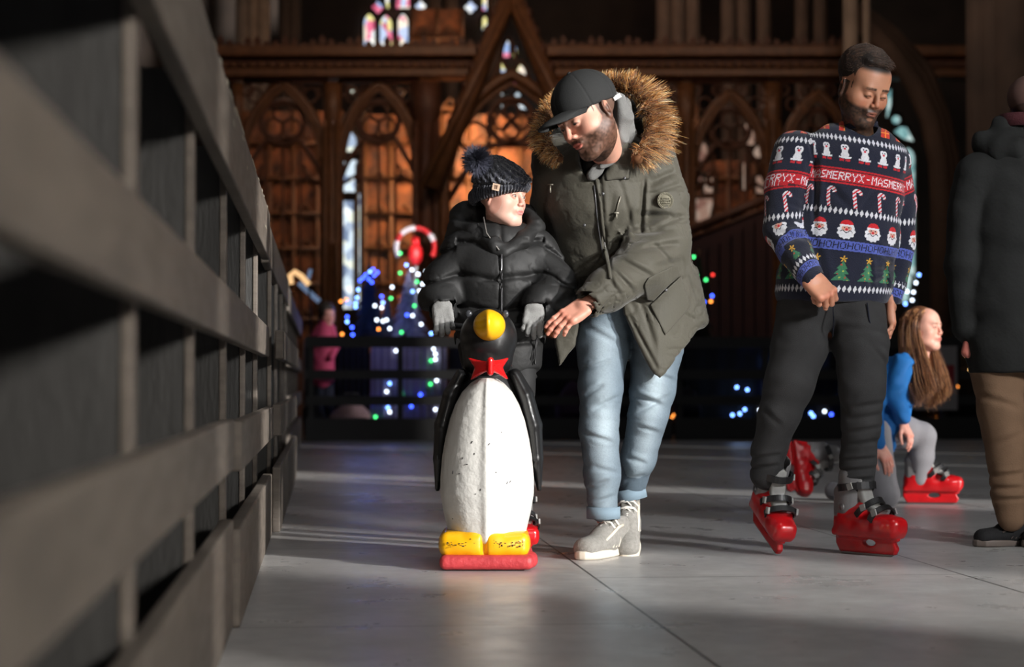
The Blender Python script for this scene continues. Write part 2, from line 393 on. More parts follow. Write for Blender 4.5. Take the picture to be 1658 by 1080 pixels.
# rear fence, four bays across the end of the rink
bay_lab = ['dark rear rink fence bay under the fairy-lit trees at the left corner', 'dark rear rink fence bay behind the penguin and the boy',
           'dark rear rink fence bay behind the man in the parka', 'dark rear rink fence bay with cool white bulbs behind the jumper man', 'dark rear rink fence bay behind the crouching girl']
for i in range(5):
    a = -.2+2.0*i; b = a+1.97; t = Thing('rink_fence', bay_lab[i], 'fence', RK((a+b)/2, 21.5, 0), 'bays of the rear rink fence')
    for z0, z1 in ((1.0, 1.12), (.66, .76), (.38, .48), (0, .24)):
        t.add('rail', rbox(MB(), a, b, 21.40, 21.44, z0, z1).get(), rear_paint, smooth=False)
    for q in (a+.03, (a+b)/2, b-.09):
        t.add('post', rbox(MB(), q, q+.06, 21.441, 21.52, 0, 1.08).get(), rear_paint, smooth=False)
# ================================================================ carved choir screen and the choir behind
oak = mat('dark_carved_oak', rgb(86, 50, 30), .6, var=.4, vscale=6, bump=.3, bscale=30)
oak_hi = mat('waxed_oak_moulding', rgb(112, 74, 44), .5, var=.4, vscale=8)
gilt = mat('warm_carved_panelling', rgb(150, 90, 50), .6, c2=rgb(46, 27, 17), vscale=3.4, bump=.5, bscale=12)
SY = 31.0
def S(px, py, dy=0): return P(px, py, SY+dy)
scr = Thing('choir_screen', 'tall dark carved wooden screen with traceried arches and steep central gable', 'screen', S(830, 700))
scr.loc[2] = 0; scr.o.location = scr.loc
def sbar(mb, x0, x1, y0, y1, t=.12, dy=0):
    a, b = S(x0, y0, dy), S(x1, y1, dy); return mb.box(((a[0]+b[0])/2, SY+dy, (a[2]+b[2])/2), (abs(b[0]-a[0])/2, t, abs(a[2]-b[2])/2))
def gy(y): return y  # picture rows double as heights on the screen
for nm, (y0, y1, t) in {'cornice': (78, 96, .32), 'frieze': (98, 112, .16), 'lower_cornice': (114, 128, .26)}.items():
    for xa, xb in ((330, 830-.38*(y0+18)), (826+.38*(y0+18), 1600)): scr.add(nm, sbar(MB(), xa, xb, y0, y1, t).get(), oak_hi if 'cornice' in nm else oak, smooth=False, bevel=.03)
m = MB()
for i in range(int((1420-340)/15)):                          # cresting of small leaves
    x = 342+15*i
    if 790 < x < 868: continue
    h = 16+6*math.sin(i*1.7)
    prism_on(m, [(x-4, 78), (x+4, 78), (x+6, 78-h*.6), (x, 78-h), (x-6, 78-h*.6)], SY-.2, .03)
scr.add('cresting', m.get(), oak, smooth=False)
scr.add('dado', sbar(MB(), 330, 1600, 572, 680, .08).get(), oak, smooth=False)
m = MB()
for i in range(70):                                          # carved leaves of the frieze
    x = 346+15.5*i
    if not 778 < x < 878: m.ball(S(x, 105, -.17), .045, 6, sc=(1.2, .6, 1))
scr.add('frieze_carving', m.get(), oak_hi)
for x, wd in ((383, 6), (537, 9), (690, 15), (966, 9), (1112, 9), (1252, 9), (1395, 9)):
    m = MB(); a = S(x, 600); r = wd/104.
    m.lathe([(r*1.8, 0), (r*1.8, .25), (r*1.2, .35), (r, .5), (r, 2.7), (r*1.5, 2.75), (r*1.5, 2.85), (r, 2.9), (r, 4.6), (r*1.6, 4.8), (r*1.7, 5.3)], (a[0], SY, 0), 8)
    for sx in (-1, 1): m.tube([(a[0]+sx*r*1.1, SY-.12, 0), (a[0]+sx*r*1.1, SY-.12, 4.7)], r*.4, 6)
    scr.add('column', m.get(), oak if wd > 9 else oak_hi)
def arch_pts(xc, half, ysp, yap, n=14):
    """pointed arch in picture rows, both arcs"""
    h = ysp-yap; R = (half*half+h*h)/(2*half); A = math.atan2(h, R-half)
    L_ = [(xc-half+R-R*math.cos(A*i/n), ysp-R*math.sin(A*i/n)) for i in range(n+1)]
    return L_+[(2*xc-x, y) for x, y in L_[::-1][1:]]
def arc(mb, pts, r, dy=0, close=False): return mb.tube([S(x, y, dy) for x, y in pts], r, 6, close=close, up=(0, 1, 0))
def ring(mb, x, y, r, th, dy=0, a0=0, a1=360, n=20):
    pts = [(x+r*math.cos(math.radians(a0+(a1-a0)*i/n)), y-r*math.sin(math.radians(a0+(a1-a0)*i/n))) for i in range(n+(0 if a1-a0 == 360 else 1))]
    return arc(mb, pts, th, dy, a1-a0 == 360)
def bay(xc, half, yap, ysp, full=True):
    m = MB(); arc(m, [(xc-half, 600)]+arch_pts(xc, half, ysp, yap)+[(xc+half, 600)], .07); arc(m, arch_pts(xc, half-8, ysp, yap+9), .035, -.05)
    scr.add('arch', m.get(), oak_hi)
    m = MB(); cr = half*.52; cy = yap+half*.95; ring(m, xc, cy, cr, .04)
    for k in range(3): ring(m, xc+cr*.45*math.cos(math.radians(90+120*k)), cy-cr*.45*math.sin(math.radians(90+120*k)), cr*.42, .022)
    sp2 = ysp+half*.55
    for sx in (-1, 1): arc(m, [(xc+sx*half, sp2), (xc+sx*half*.8, sp2-half*.5), (xc+sx*half*.42, cy+cr*.85), (xc, cy+cr*.75)], .038)
    for sx in (-1, 1):
        arc(m, [(xc+sx*half*.95, sp2+2), (xc+sx*half*.55, sp2-half*.22), (xc+sx*half*.5, sp2-half*.48)], .03); m.ball(S(xc+sx*half*.52, sp2-half*.12), .06, 6)
        ring(m, xc+sx*half*.66, yap+half*.3, half*.17, .02)
    if full:
        for sx in (-1, 0, 1): arc(m, [(xc+sx*half*.42, cy+cr*.9+abs(sx)*12), (xc+sx*half*.42, 640)], .022)
    scr.add('tracery', m.get(), oak)
bay(458, 68, 134, 262); bay(613, 64, 136, 262); bay(1040, 64, 150, 275); bay(1182, 62, 150, 272); bay(1325, 62, 150, 272)
for x0, x1 in ((395, 530), (548, 678), (978, 1104), (1120, 1244), (1262, 1388)):      # pierced spandrels
    m = MB()
    for k in range(4):
        x = x0+6+(x1-x0-12)*k/3; ring(m, x, 146, 9, .022); m.ball(S(x, 146), .03, 6)
    sbar(m, x0, x1, 129, 134, .1); scr.add('spandrel', m.get(), oak)
m = MB()                                                     # open lattice in the bay seen left of the wide column
for k in range(9):
    a = rnd.uniform(0, 6.3); arc(m, [(640+rnd.uniform(0, 36), 150+rnd.uniform(0, 60)) for _ in range(3)], .018, .1)
scr.add('openwork', m.get(), oak)
m = MB(); ap = (828, -18)
for sx, bx, by in ((-1, 700, 305), (1, 956, 305)):
    arc(m, [ap, (ap[0]+(bx-ap[0])*.5, ap[1]+(by-ap[1])*.5), (bx, by)], .15, -.3); arc(m, [(ap[0]-sx*-3, ap[1]+30), (bx-sx*-18, by)], .06, -.45)
scr.add('gable', m.get(), oak_hi)
for sx in (-1, 1):
    m = MB()
    for k in range(11):
        f = (k+.5)/11; m.ball(S(828+sx*(128*f+9), -18+323*f-5, -.35), .085, 6, sc=(1, .6, 1.2))
    scr.add('crockets', m.get(), oak)
m = MB(); arc(m, [(716, 600)]+arch_pts(828, 108, 290, 120, 18)+[(940, 600)], .09, -.15); arc(m, arch_pts(828, 97, 290, 136, 18), .04, -.2)
scr.add('arch', m.get(), oak_hi)
m = MB(); ring(m, 828, 196, 36, .05, -.1); ring(m, 768, 222, 24, .03, -.1); ring(m, 888, 222, 24, .03, -.1)
for k in range(4): ring(m, 828+15*math.cos(k*math.pi/2), 196+15*math.sin(k*math.pi/2), 13, .028, -.1)
for xx in (812, 844): arc(m, arch_pts(xx, 14, 138, 98), .025, -.1)
arc(m, arch_pts(823, 12, 98, 58), .025, -.1)
arc(m, [(722, 330), (760, 268), (792, 236), (828, 232), (864, 236), (896, 268), (934, 330)], .05, -.1)
scr.add('tracery', m.get(), oak)
# closed boarding in the gable so that only its pierced lights show the windows behind
# ---------------------------------------------------------------- panelled choir wall behind, lit by warm lamps
RY = 35.0
def Rr(px, py, dy=0): return P(px, py, RY+dy)
pan = Thing('choir_panelling', 'warm orange-lit carved wall of panels behind the screen arches', 'panelling', (Rr(700, 600)[0], RY, 0))
def panel_block(x0, x1, ytop, name='panel_field', yb=None):
    a, b = Rr(x0, ytop), Rr(x1, 625); m = MB(); z0 = 0 if yb is None else Rr(x0, yb)[2]; z1 = a[2]
    m.box(((a[0]+b[0])/2, RY+.1, (z0+z1)/2), (abs(b[0]-a[0])/2, .08, (z1-z0)/2)); pan.add(name, m.get(), gilt, smooth=False)
    m = MB(); n = max(1, int(abs(b[0]-a[0])/.42))
    for k in range(n+1):
        x = a[0]+(b[0]-a[0])*k/n; m.box((x, RY, (z0+z1)/2), (.035, .06, (z1-z0)/2))
    z = .5; 
    while z < z1: m.box(((a[0]+b[0])/2, RY-.01, z), (abs(b[0]-a[0])/2, .07, .03)); z += .62
    for k in range(n):
        xc = a[0]+(b[0]-a[0])*(k+.5)/n; hw = abs(b[0]-a[0])/n/2-.05; z = 1.0
        while z+.3 < z1:
            m.tube([(xc-hw, RY-.02, z), (xc-hw*.7, RY-.02, z+.16), (xc, RY-.02, z+.3), (xc+hw*.7, RY-.02, z+.16), (xc+hw, RY-.02, z)], .022, 5, up=(0, 1, 0))
            m.ball((xc, RY-.02, z+.1), .05, 6); z += .62
    pan.add('moulding', m.get(), oak_hi)
panel_block(360, 552, 180); panel_block(592, 1010, 185, 'panel_field'); panel_block(1022, 1128, 170)
panel_block(668, 748, 14, 'upper_panel', 80); panel_block(1135, 1398, 260)
# windows at the far east end: coloured glass lit from outside, then glowing pieces imitating a lit wall
def glass_mat(name, cols, st):
    m = bpy.data.materials.new(name); m.use_nodes = True; nt = m.node_tree; nt.nodes.clear(); L = nt.links.new
    tc = nt.nodes.new('ShaderNodeTexCoord'); mp = nt.nodes.new('ShaderNodeMapping'); mp.inputs['Scale'].default_value = (1, .01, .8); L(tc.outputs['Object'], mp.inputs[0])
    v = nt.nodes.new('ShaderNodeTexVoronoi'); v.inputs['Scale'].default_value = 7; L(mp.outputs[0], v.inputs['Vector'])
    sp = nt.nodes.new('ShaderNodeSeparateColor'); L(v.outputs['Color'], sp.inputs[0])
    cr = nt.nodes.new('ShaderNodeValToRGB'); cr.color_ramp.interpolation = 'CONSTANT'; L(sp.outputs[0], cr.inputs[0])
    for i, c in enumerate(cols):
        e = cr.color_ramp.elements[i] if i < 2 else cr.color_ramp.elements.new(i/len(cols))
        e.position = i/len(cols); e.color = (*rgb(*c), 1)
    em = nt.nodes.new('ShaderNodeEmission'); em.inputs[1].default_value = st; L(cr.outputs[0], em.inputs[0])
    o = nt.nodes.new('ShaderNodeOutputMaterial'); L(em.outputs[0], o.inputs[0]); return m
g_multi = glass_mat('stained_glass', [(235, 240, 240), (250, 235, 215), (235, 120, 150), (190, 205, 235), (235, 225, 150), (255, 255, 250), (200, 90, 120), (150, 175, 220)], 1.25)
g_pale = glass_mat('pale_leaded_glass', [(190, 205, 215), (225, 232, 235), (150, 165, 185), (215, 220, 205), (110, 125, 150), (200, 215, 225)], 1.5)
g_teal = glass_mat('green_leaded_glass', [(150, 200, 200), (215, 240, 236), (120, 170, 172), (190, 225, 222), (170, 205, 205)], .85)
g_wall_glow = glass_mat('lit_wall_glow', [(200, 160, 140), (215, 178, 155), (170, 125, 110), (220, 190, 170)], .5)
WN = [0]
def window(shapes, Y, g, fr=True):
    WN[0] += 1
    m = MB(); f = MB()
    for sh in shapes:
        if sh[0] == 'l':                                    # lancet x0 x1 ytop ybottom
            _, x0, x1, y0, y1 = sh; hw = (x1-x0)/2
            pts = [(x0, y1)]+arch_pts((x0+x1)/2, hw, y0+hw*1.5, y0, 6)+[(x1, y1)]
        elif sh[0] == 'c': pts = [(sh[1]+sh[3]*math.cos(i*.45), sh[2]+sh[3]*math.sin(i*.45)) for i in range(14)]
        elif sh[0] == 'q':
            pts = []
            for i in range(24):
                a = 2*math.pi*i/24; r = sh[3]*(.72+.28*abs(math.cos(2*a))); pts.append((sh[1]+r*math.cos(a), sh[2]+r*math.sin(a)))
        elif sh[0] == 'p': pts = sh[1]
        prism_on(m, pts, Y, .02)
        q = [P(a, b, Y-.03) for a, b in pts]; f.tube(q, .035, 4, close=True, up=(0, 1, 0))
    o = solo('window_%d' % WN[0], m.get(), g, kind='structure')
    t = solo('window_frame', f.get(), dstone, kind='structure'); t.parent = o; t.location = t.location-o.location
window([('l', 587, 609, 20, 86), ('l', 613, 637, 22, 90), ('l', 642, 663, 20, 82), ('q', 612, 12, 12), ('l', 622, 632, -20, 14), ('l', 640, 665, -30, 15), ('q', 681, 10, 11), ('q', 577, 78, 6)], 43.1, g_multi)
window([('q', 762, 12, 12), ('l', 779, 800, -30, 18), ('l', 779, 791, 24, 50)], 43.1, g_multi)
window([('l', 813, 827, 62, 94), ('l', 829, 839, 73, 93), ('l', 802, 824, 98, 131), ('l', 830, 853, 102, 136), ('p', [(857, 130), (866, 132), (879, 160), (876, 164), (862, 155)])], 43.1, g_multi)
window([('q', 811, 153, 6), ('q', 822, 157, 5), ('q', 838, 154, 7), ('p', [(795, 165), (815, 167), (813, 178), (796, 179)]), ('p', [(836, 167), (858, 170), (856, 180), (838, 177)]), ('l', 857, 868, 176, 204), ('c', 868, 214, 11), ('l', 856, 864, 236, 262), ('l', 855, 862, 268, 360)], 43.1, g_pale)
window([('p', [(580, 171), (592, 161), (599, 166), (597, 172), (584, 176)]), ('p', [(622, 162), (632, 160), (640, 168), (636, 175), (625, 172)]), ('q', 583, 183, 7), ('l', 555, 568, 186, 208), ('c', 578, 194, 6), ('c', 580, 206, 5), ('l', 554, 580, 210, 248), ('p', [(554, 258), (580, 258), (580, 312), (554, 312)]), ('p', [(552, 325), (575, 325), (575, 500), (552, 500)]), ('p', [(578, 265), (586, 265), (586, 500), (578, 500)]), ('q', 570, 147, 7), ('q', 647, 150, 6)], 34.2, g_pale)
window([('p', [(1432, 190), (1434, 150), (1446, 140), (1446, 170), (1440, 192)]), ('c', 1451, 194, 10), ('p', [(1444, 214), (1456, 202), (1470, 204), (1480, 222), (1480, 232), (1462, 228)]), ('l', 1457, 1484, 236, 490)], 33, g_teal)
window([('q', 1237, 172, 7), ('q', 1240, 184, 6), ('l', 1130, 1148, 228, 262), ('l', 1128, 1146, 280, 296), ('p', [(1138, 286), (1160, 286), (1160, 314), (1138, 314)]), ('p', [(1124, 320), (1158, 320), (1150, 360), (1124, 360)]), ('l', 1203, 1224, 190, 236), ('l', 1228, 1244, 205, 226), ('l', 1216, 1246, 230, 258), ('p', [(1200, 262), (1212, 262), (1212, 308), (1200, 308)]), ('p', [(1222, 284), (1242, 284), (1242, 314), (1222, 314)])], 34.2, g_wall_glow)  # lit wall behind the tracery, its light put in as glowing pieces
# stonework above and beside the screen
def shaft(px, Y, r, z0, z1, m_, kind='column'):
    a = P(px, 300, Y); q = MB(); q.lathe([(r*1.5, z0), (r*1.5, z0+.3), (r, z0+.5), (r, z1-.4), (r*1.5, z1)], (a[0], Y, 0), 14); return q
k = 0
for nm, xs, Y in (('pier', (392, 408, 425), 38), ('pier', (462, 474), 36.6), ('pier', (704, 730, 800), 38), ('pier', (1075, 1098, 1122), 37), ('pier', (1180, 1205, 1238, 1300, 1330), 37)):
    k += 1; t = Thing('clustered_pier', ['pale stone pier of clustered shafts above the screen at the left', 'dark stone pier with a thin gilded shaft above the screen', 'warm-lit stone pier just right of the stained glass lancets',
        'brown stone pier above the parka man\'s fur hood', 'wide brown stone pier above the screen between the two men'][k-1], 'pier', (P(xs[0], 300, Y)[0], Y, 0), 'stone piers seen above the screen')
    for x in xs: t.add('shaft', shaft(x, Y, .14, 0, 13, None).get(), stone if k not in (1, 2) else dstone if k == 2 else mat('pale_stone', rgb(150, 135, 120), .8, var=.3, vscale=3))
t = Thing('stone_column', 'pale grey stone column rising behind the jumper man\'s head', 'column', (P(1385, 300, 29)[0], 29, 0))
t.add('shaft', shaft(1378, 29, .11, 0, 12, None).get(), mat('pale_stone', rgb(150, 135, 120), .8, var=.3, vscale=3)); t.add('shaft', shaft(1404, 28.9, .055, 0, 12, None).get(), MATS['pale_stone'])
t = Thing('stone_arch', 'great dark stone arch to the right of the jumper man', 'arch', (P(1500, 600, 30)[0], 30, 0))
m = MB()
for k in range(3):
    pts = [(1400-8*k, 40-12*k), (1442, 82-12*k), (1478+8*k, 130-8*k), (1505+9*k, 190), (1520+9*k, 260), (1524+9*k, 340), (1524+9*k, 600)]
    m.tube([P(x, y, 30+.15*k) for x, y in pts], .16, 8, up=(0, 1, 0))
t.add('moulding', m.get(), stone)
t = Thing('stone_pier', 'massive dark stone pier at the right edge above the hooded person', 'pier', (P(1640, 600, 26)[0], 26, 0))
for dx, r in ((1590, .2), (1615, .25), (1655, .4), (1700, .4)): t.add('shaft', shaft(dx, 26-(dx-1590)*.003, r, 0, 12, None).get(), dstone)
# wooden stair to the pulpit, right of centre
t = Thing('pulpit_stair', 'dark red-brown wooden stair with sloping handrail behind the two men', 'stair', (P(1180, 600, 26)[0], 26, 0))
dk = mat('dark_red_joinery', rgb(64, 30, 24), .55, var=.4, vscale=5)
q = [P(x, y, 26) for x, y in ((1105, 392), (1250, 330), (1250, 620), (1105, 620))]; m = MB(); m.prism([(q[0][0], q[0][2]), (q[1][0], q[1][2]), (q[2][0], 0), (q[3][0], 0)], 25.9, 26.0); t.add('side_panel', m.get(), dk, smooth=False)
m = MB(); m.tube([P(1100, 380, 25.9), P(1255, 316, 25.9)], .06, 8); m.tube([P(1100, 395, 25.9), P(1255, 331, 25.9)], .03, 6); t.add('handrail', m.get(), oak)
m = MB()
for k in range(8): a = P(1112+19*k, 500, 25.88); m.box((a[0], 25.87, 1.1), (.02, .02, 1.1+.09*k))
t.add('baluster', m.get(), dk, smooth=False)
# lamps of the choir
lamp('choir_lamp', 'AREA', (-.6, 32.2, 6.5), 115, (1, .60, .30), 1.2, (-.7, 35, 2.4), spread=math.radians(85))
lamp('choir_lamp', 'AREA', (-3.6, 32.4, 6.5), 30, (1, .6, .4), 1.2, (-3.6, 35, 2))
lamp('choir_lamp', 'AREA', (2.9, 32.4, 6.2), 26, (1, .6, .42), 1.2, (3.4, 35, 2))
lamp('screen_lamp', 'AREA', (-1, 26.0, 7.5), 70, (1, .66, .45), 1.5, (-.5, 31, 4.0))
lamp('screen_lamp', 'AREA', (4.2, 23.5, 6.5), 70, (1, .72, .55), 1.5, (3.5, 31, 4.0))
lamp('choir_lamp', 'AREA', (-.9, 33.5, 4.6), 60, (1, .56, .3), .8, (-.9, 38, 6.2))
lamp('vault_lamp', 'AREA', (2.6, 33, 8.5), 60, (1, .8, .66), 1.5, (2.2, 38, 7))
q = P(1412, 300, 34.6)[0]; solo('wall_arch_shade', MB().box((q+5, 34.8, 7), (5, .15, 7)).get(), mat('arch_shade_stone', rgb(40, 35, 32), .9, var=.4, vscale=2), kind='structure')  # added dark sheet: the shade inside the arch is put into its colour
# ================================================================ builders for people
skin_m = mat('skin', attr=True, rough=.5, sss=.06, bump=.08, bscale=300)
hairm = mat('hair_fibre', attr=True, rough=.45)
eye_m = mat('eye_surface', attr=True, rough=.15)
def surf(v, W, px, py, off=.002, rad=.012, dy=-.12):
    """place on the front of a garment under a picture point"""
    p = W(px, py, dy)
    for _ in range(2):
        m = np.hypot(v[:, 0]-p[0], v[:, 2]-p[2]) < rad
        if not m.any(): return p
        p = P(px, py, v[m][:, 1].min())
    return p-np.array([0, off, 0])
def merge(L):
    V = []; Q = []; n = 0
    for v, q in L: V.append(v); Q.append(np.asarray(q)+n); n += len(v)
    return np.concatenate(V), np.concatenate(Q)
def fibres(pl, r, sides=3):
    """pl (N,m,3) polylines -> tapered hairs"""
    N, m, _ = pl.shape; T = np.gradient(pl, axis=1); T /= np.linalg.norm(T, axis=2, keepdims=True)+1e-9
    up = np.array([.31, .2, .93]); A = np.cross(T, up); A /= np.linalg.norm(A, axis=2, keepdims=True)+1e-9; B = np.cross(A, T)
    taper = (np.linspace(1, .12, m)**.7)[None, :, None]*np.reshape(r*np.ones(N), (N, 1, 1))
    V = np.stack([pl+taper*(A*math.cos(2*math.pi*k/sides)+B*math.sin(2*math.pi*k/sides)) for k in range(sides)], 2).reshape(-1, 3)
    b = (np.arange(N)[:, None, None]*m+np.arange(m-1)[None, :, None])*sides; k = np.arange(sides)[None, None, :]; k2 = (k+1) % sides
    Q = np.stack([b+k, b+k2, b+sides+k2, b+sides+k], -1).reshape(-1, 4)
    return V, Q
npr = np.random.RandomState(3)
def sstep(a, b, x): t = np.clip((x-a)/(b-a), 0, 1); return t*t*(3-2*t)
def mixc(A, B, t): return A*(1-t[:, None])+np.asarray(B)*t[:, None]
def head(M, s=1., skin=(205, 160, 138), lips=(170, 90, 85), brow=(60, 42, 32), beard=None, hairc=None, age=1., jaw=1., slit=.0042, mouth=.0, h=.0024, neck=None, gaze=-.12, lid=0.):
    """local axes: +x the person's left, -y forward, +z up; origin mid head"""
    S_ = Solid(); k = .022
    S_.ell((0, .018, .045), (.076, .094, .086), k)
    S_.ell((0, -.03, -.03), (.057*jaw, .060, .078), .03)
    for x in (-1, 1):
        S_.cap((x*.055*jaw, .0, -.045), (x*.02, -.062, -.094), .020, .019, .03)
        S_.ell((x*.040, -.056, -.020), (.024, .024, .024), .025); S_.ell((x*.050*jaw, -.018, -.022), (.022, .045, .048), .03)
    S_.ell((0, -.073, -.094*age), (.021, .016, .018), .02)
    S_.cap((-.034, -.079, .026), (.034, -.079, .026), .012, k=.018)
    S_.ell((0, -.042, .055), (.066, .046, .052), .03)
    S_.ell((0, -.083, -.052), (.026, .014, .02), .015)
    for x in (-1, 1):
        S_.ell((x*.032, -.101, .006), (.019, .014, .012), .014, op='s')
        S_.ell((x*.031, -.079, .006), (.0145, .0145, .0135), .004)
    S_.cap((0, -.09, .018), (0, -.107*(.97 if age < 1 else 1), -.022), .0065, .0095, .010)
    for x in (-1, 1): S_.ell((x*.011, -.098, -.028), (.0075, .0085, .0065), .006)
    for x in (-1, 1): S_.ell((x*.007, -.104, -.036), (.0035, .005, .003), .002, op='s')
    S_.cap((-.019, -.092, -.053), (.019, -.092, -.053), .0045, k=.006); S_.ell((0, -.0955, -.052), (.014, .0055, .0042), .005)
    S_.ell((0, -.0945, -.0625), (.015, .006, .005), .005)
    S_.ell((0, -.103, -.058), (.021, .010, .0012+mouth), .003, op='s')
    for x in (-1, 1):
        Re = rotm(8, 0, x*22); c = np.array([x*.079, .012, .0])
        S_.ell(c, (.008, .019, .031), .006, Re); S_.ell(c+(x*.006, -.003, .002), (.006, .011, .019), .004, Re, op='s'); S_.ell(c+(x*-.001, -.004, -.024), (.008, .011, .011), .006, Re)
        S_.ell((x*.031, -.097, .006-lid), (.0135, .010, slit), .0012, op='s')
    nk = np.array((0, .03, -.15)) if neck is None else np.asarray(M[0]).T@(np.asarray(neck)-M[1])/s
    nk = nk*min(1, .17/np.linalg.norm(nk)); S_.cap((0, .015, -.06), nk, .050, .052, .03)
    Ml = (np.asarray(M[0])*s, M[1]); v, q = S_.mesh(h)
    X, Y, Z = v.T; n1 = vn(X, Y, Z, 60); n2 = vn(X, Y, Z, 160, 3)
    C = np.tile(lin(np.array(skin)/255.), (len(v), 1)); C *= (1+.05*n1)[:, None]
    rud = np.exp(-((np.abs(X)-.042)**2/.0004+(Y+.07)**2/.0016+(Z+.025)**2/.0005))+np.exp(-((X)**2/.0003+(Y+.11)**2/.0004+(Z+.022)**2/.0004))+(np.abs(X) > .076)*.8
    C = mixc(C, lin(np.array(skin)/255.)*np.array([1.0, .68, .62]), np.clip(rud*.6, 0, .75))
    fr = Y < -.06
    lp = fr*sstep(1.25, .75, np.sqrt((X/.021)**2+((Z+.058)/(.0105))**2)); C = mixc(C, lin(np.array(lips)/255.), lp*.85)
    bz = .027-.10*(np.abs(X)-.03)**2*10+.0; br = fr*sstep(.0058, .003, np.abs(Z-bz-.002))*sstep(.009, .014, np.abs(X))*sstep(.052, .044, np.abs(X))
    C = mixc(C, lin(np.array(brow)/255.), np.clip(br*(.85+.3*n2), 0, .9))
    ls = fr*sstep(.0032, .0012, np.abs(Z-.0075+lid*1.2-slit*.8+30*(np.abs(X)-.031)**2))*sstep(.0150, .012, np.abs(np.abs(X)-.031)); C = mixc(C, lin(np.array(brow)/255.)*.6, np.clip(ls*.85, 0, 1))
    if beard is not None:
        bc, cov = beard
        cheek = -.030-.35*np.clip(np.abs(X)-.035, 0, .03)*-1+.0*X
        line = np.where(Y < -.05, -.036, -.036+(Y+.05)*.75)          # climbs to the sideburn
        m_ = sstep(line+.008, line-.010, Z+.006*n1)*(Y < .03)
        m_ = np.maximum(m_, sstep(.018, .010, np.abs(Y+.005))*(np.abs(X) > .055)*(Z < .03)*(Z > -.06))
        m_ *= 1-fr*sstep(1.15, .95, np.sqrt((X/.020)**2+((Z+.0585)/.0095)**2)); m_ *= 1-.5*fr*sstep(1.3, .8, np.sqrt((X/.012)**2+((Z+.078)/.006)**2))
        m_ *= (Z < -.0385) | (np.abs(X) > .030) | (Y > -.06)
        m_ = np.clip(m_*(cov+.12*n2), 0, 1); C = mixc(C, lin(np.array(bc)/255.), m_)
    if hairc is not None:
        hl = sstep(.0, .02, Z-.075-.25*np.clip(-Y-.02, 0, .1)*0-(-.9)*np.clip(Y+.045, -1, .0)*0)  # crown
        side = (Y > -.035)*(Z > -.03+(.04-Y)*.25)*(np.abs(X) < .0725)
        back = (Y > .035)*(Z > -.075)
        C = mixc(C, lin(np.array(hairc)/255.), np.clip(np.maximum(np.maximum(hl, side*.9), back*.95)*((np.abs(X) < .0735) | (Z > .04)), 0, 1)*1.0)
    e = MB()
    for x in (-1, 1):
        c = np.array([x*.031, -.079, .006]); e.ball(c, .0122, 14, (.62, .58, .56))
        d = nrm((.0, -1, gaze)); e.ball(c+d*.0068, .0073, 10, (.045, .035, .03))
    ev, ef = e.get()
    return (v@Ml[0].T+Ml[1], q), C, (ev@Ml[0].T+Ml[1], ef), e.cols()
def hand(M, s=1., side=1, curl=(20, 30, 20), spread=3., thumb=(35, 20, -25), r=.0082, per=None, h=.002, wrist=.05, knit=False):
    """local: +x fingers, +z back of the hand, +y*side the thumb"""
    S_ = Solid(); S_.box((.046, 0, 0), (.044, .038, .0125), .0115, .006); S_.ell((.034, side*.026, -.009), (.032, .017, .015), .012); S_.ell((.05, -side*.026, -.004), (.036, .013, .015), .01)
    S_.cap((-wrist, 0, 0), (.012, 0, 0), .021, .022, .014, 1.3, (0, 1, 0))
    for i, (y, bx, L_) in enumerate(((.029, .086, .074), (.010, .092, .082), (-.0105, .088, .076), (-.029, .080, .060))):
        c = curl if per is None else per[i]; a = 0; p = np.array([bx-.006, side*y, .002]); S_.ell(p, (r*1.25, r*1.15, r*1.2), .006)
        sp = side*math.radians(spread*(1.5-i)); rr = r*(1 if i < 3 else .88)
        for j, f in enumerate((.47, .30, .23)):
            a += math.radians(c[j]); d = np.array([math.cos(a)*math.cos(sp), math.sin(sp), -math.sin(a)]); q = p+d*L_*f
            S_.cap(p, q, rr*(1.04-.07*j), rr*(.97-.08*j), .0025); S_.ell(p, rr*1.08, .002); p = q
    a1, a2, a3 = [math.radians(t) for t in thumb]; p = np.array([.022, side*.030, -.006])
    for j, (L_, rr, da) in enumerate(((.042, .0115, 0), (.034, .0098, a3), (.026, .0088, a3))):
        a1 += da*(j > 0); d = np.array([math.cos(a1)*math.cos(a2), side*math.sin(a1)*math.cos(a2), -math.sin(a2)]); q = p+d*L_
        S_.cap(p, q, rr, rr*.92, .006 if j == 0 else .003); p = q
    disp = None
    if knit: disp = lambda x, y, z: .0006*np.sin(y*1500)
    v, q = S_.mesh(h, disp); R = np.asarray(M[0])*s
    return (v@R.T+M[1], q), v
def hand_cols(vl, skin, k=1.):
    X, Y, Z = vl.T; C = np.tile(lin(np.array(skin)/255.), (len(vl), 1))*(1+.06*vn(X, Y, Z, 90))[:, None]
    kn = np.exp(-(X-.088)**2/.00018)*(Z > 0)+(X > .12)*.7
    return mixc(C, lin(np.array(skin)/255.)*np.array([1., .66, .6]), np.clip(kn*.5*k, 0, .7))
def body_mesh(pts_chains, h=.011):
    S_ = Solid()
    for ch in pts_chains: S_.chain([(p, r*.78) for p, r in ch], .015)
    return S_.mesh(h)
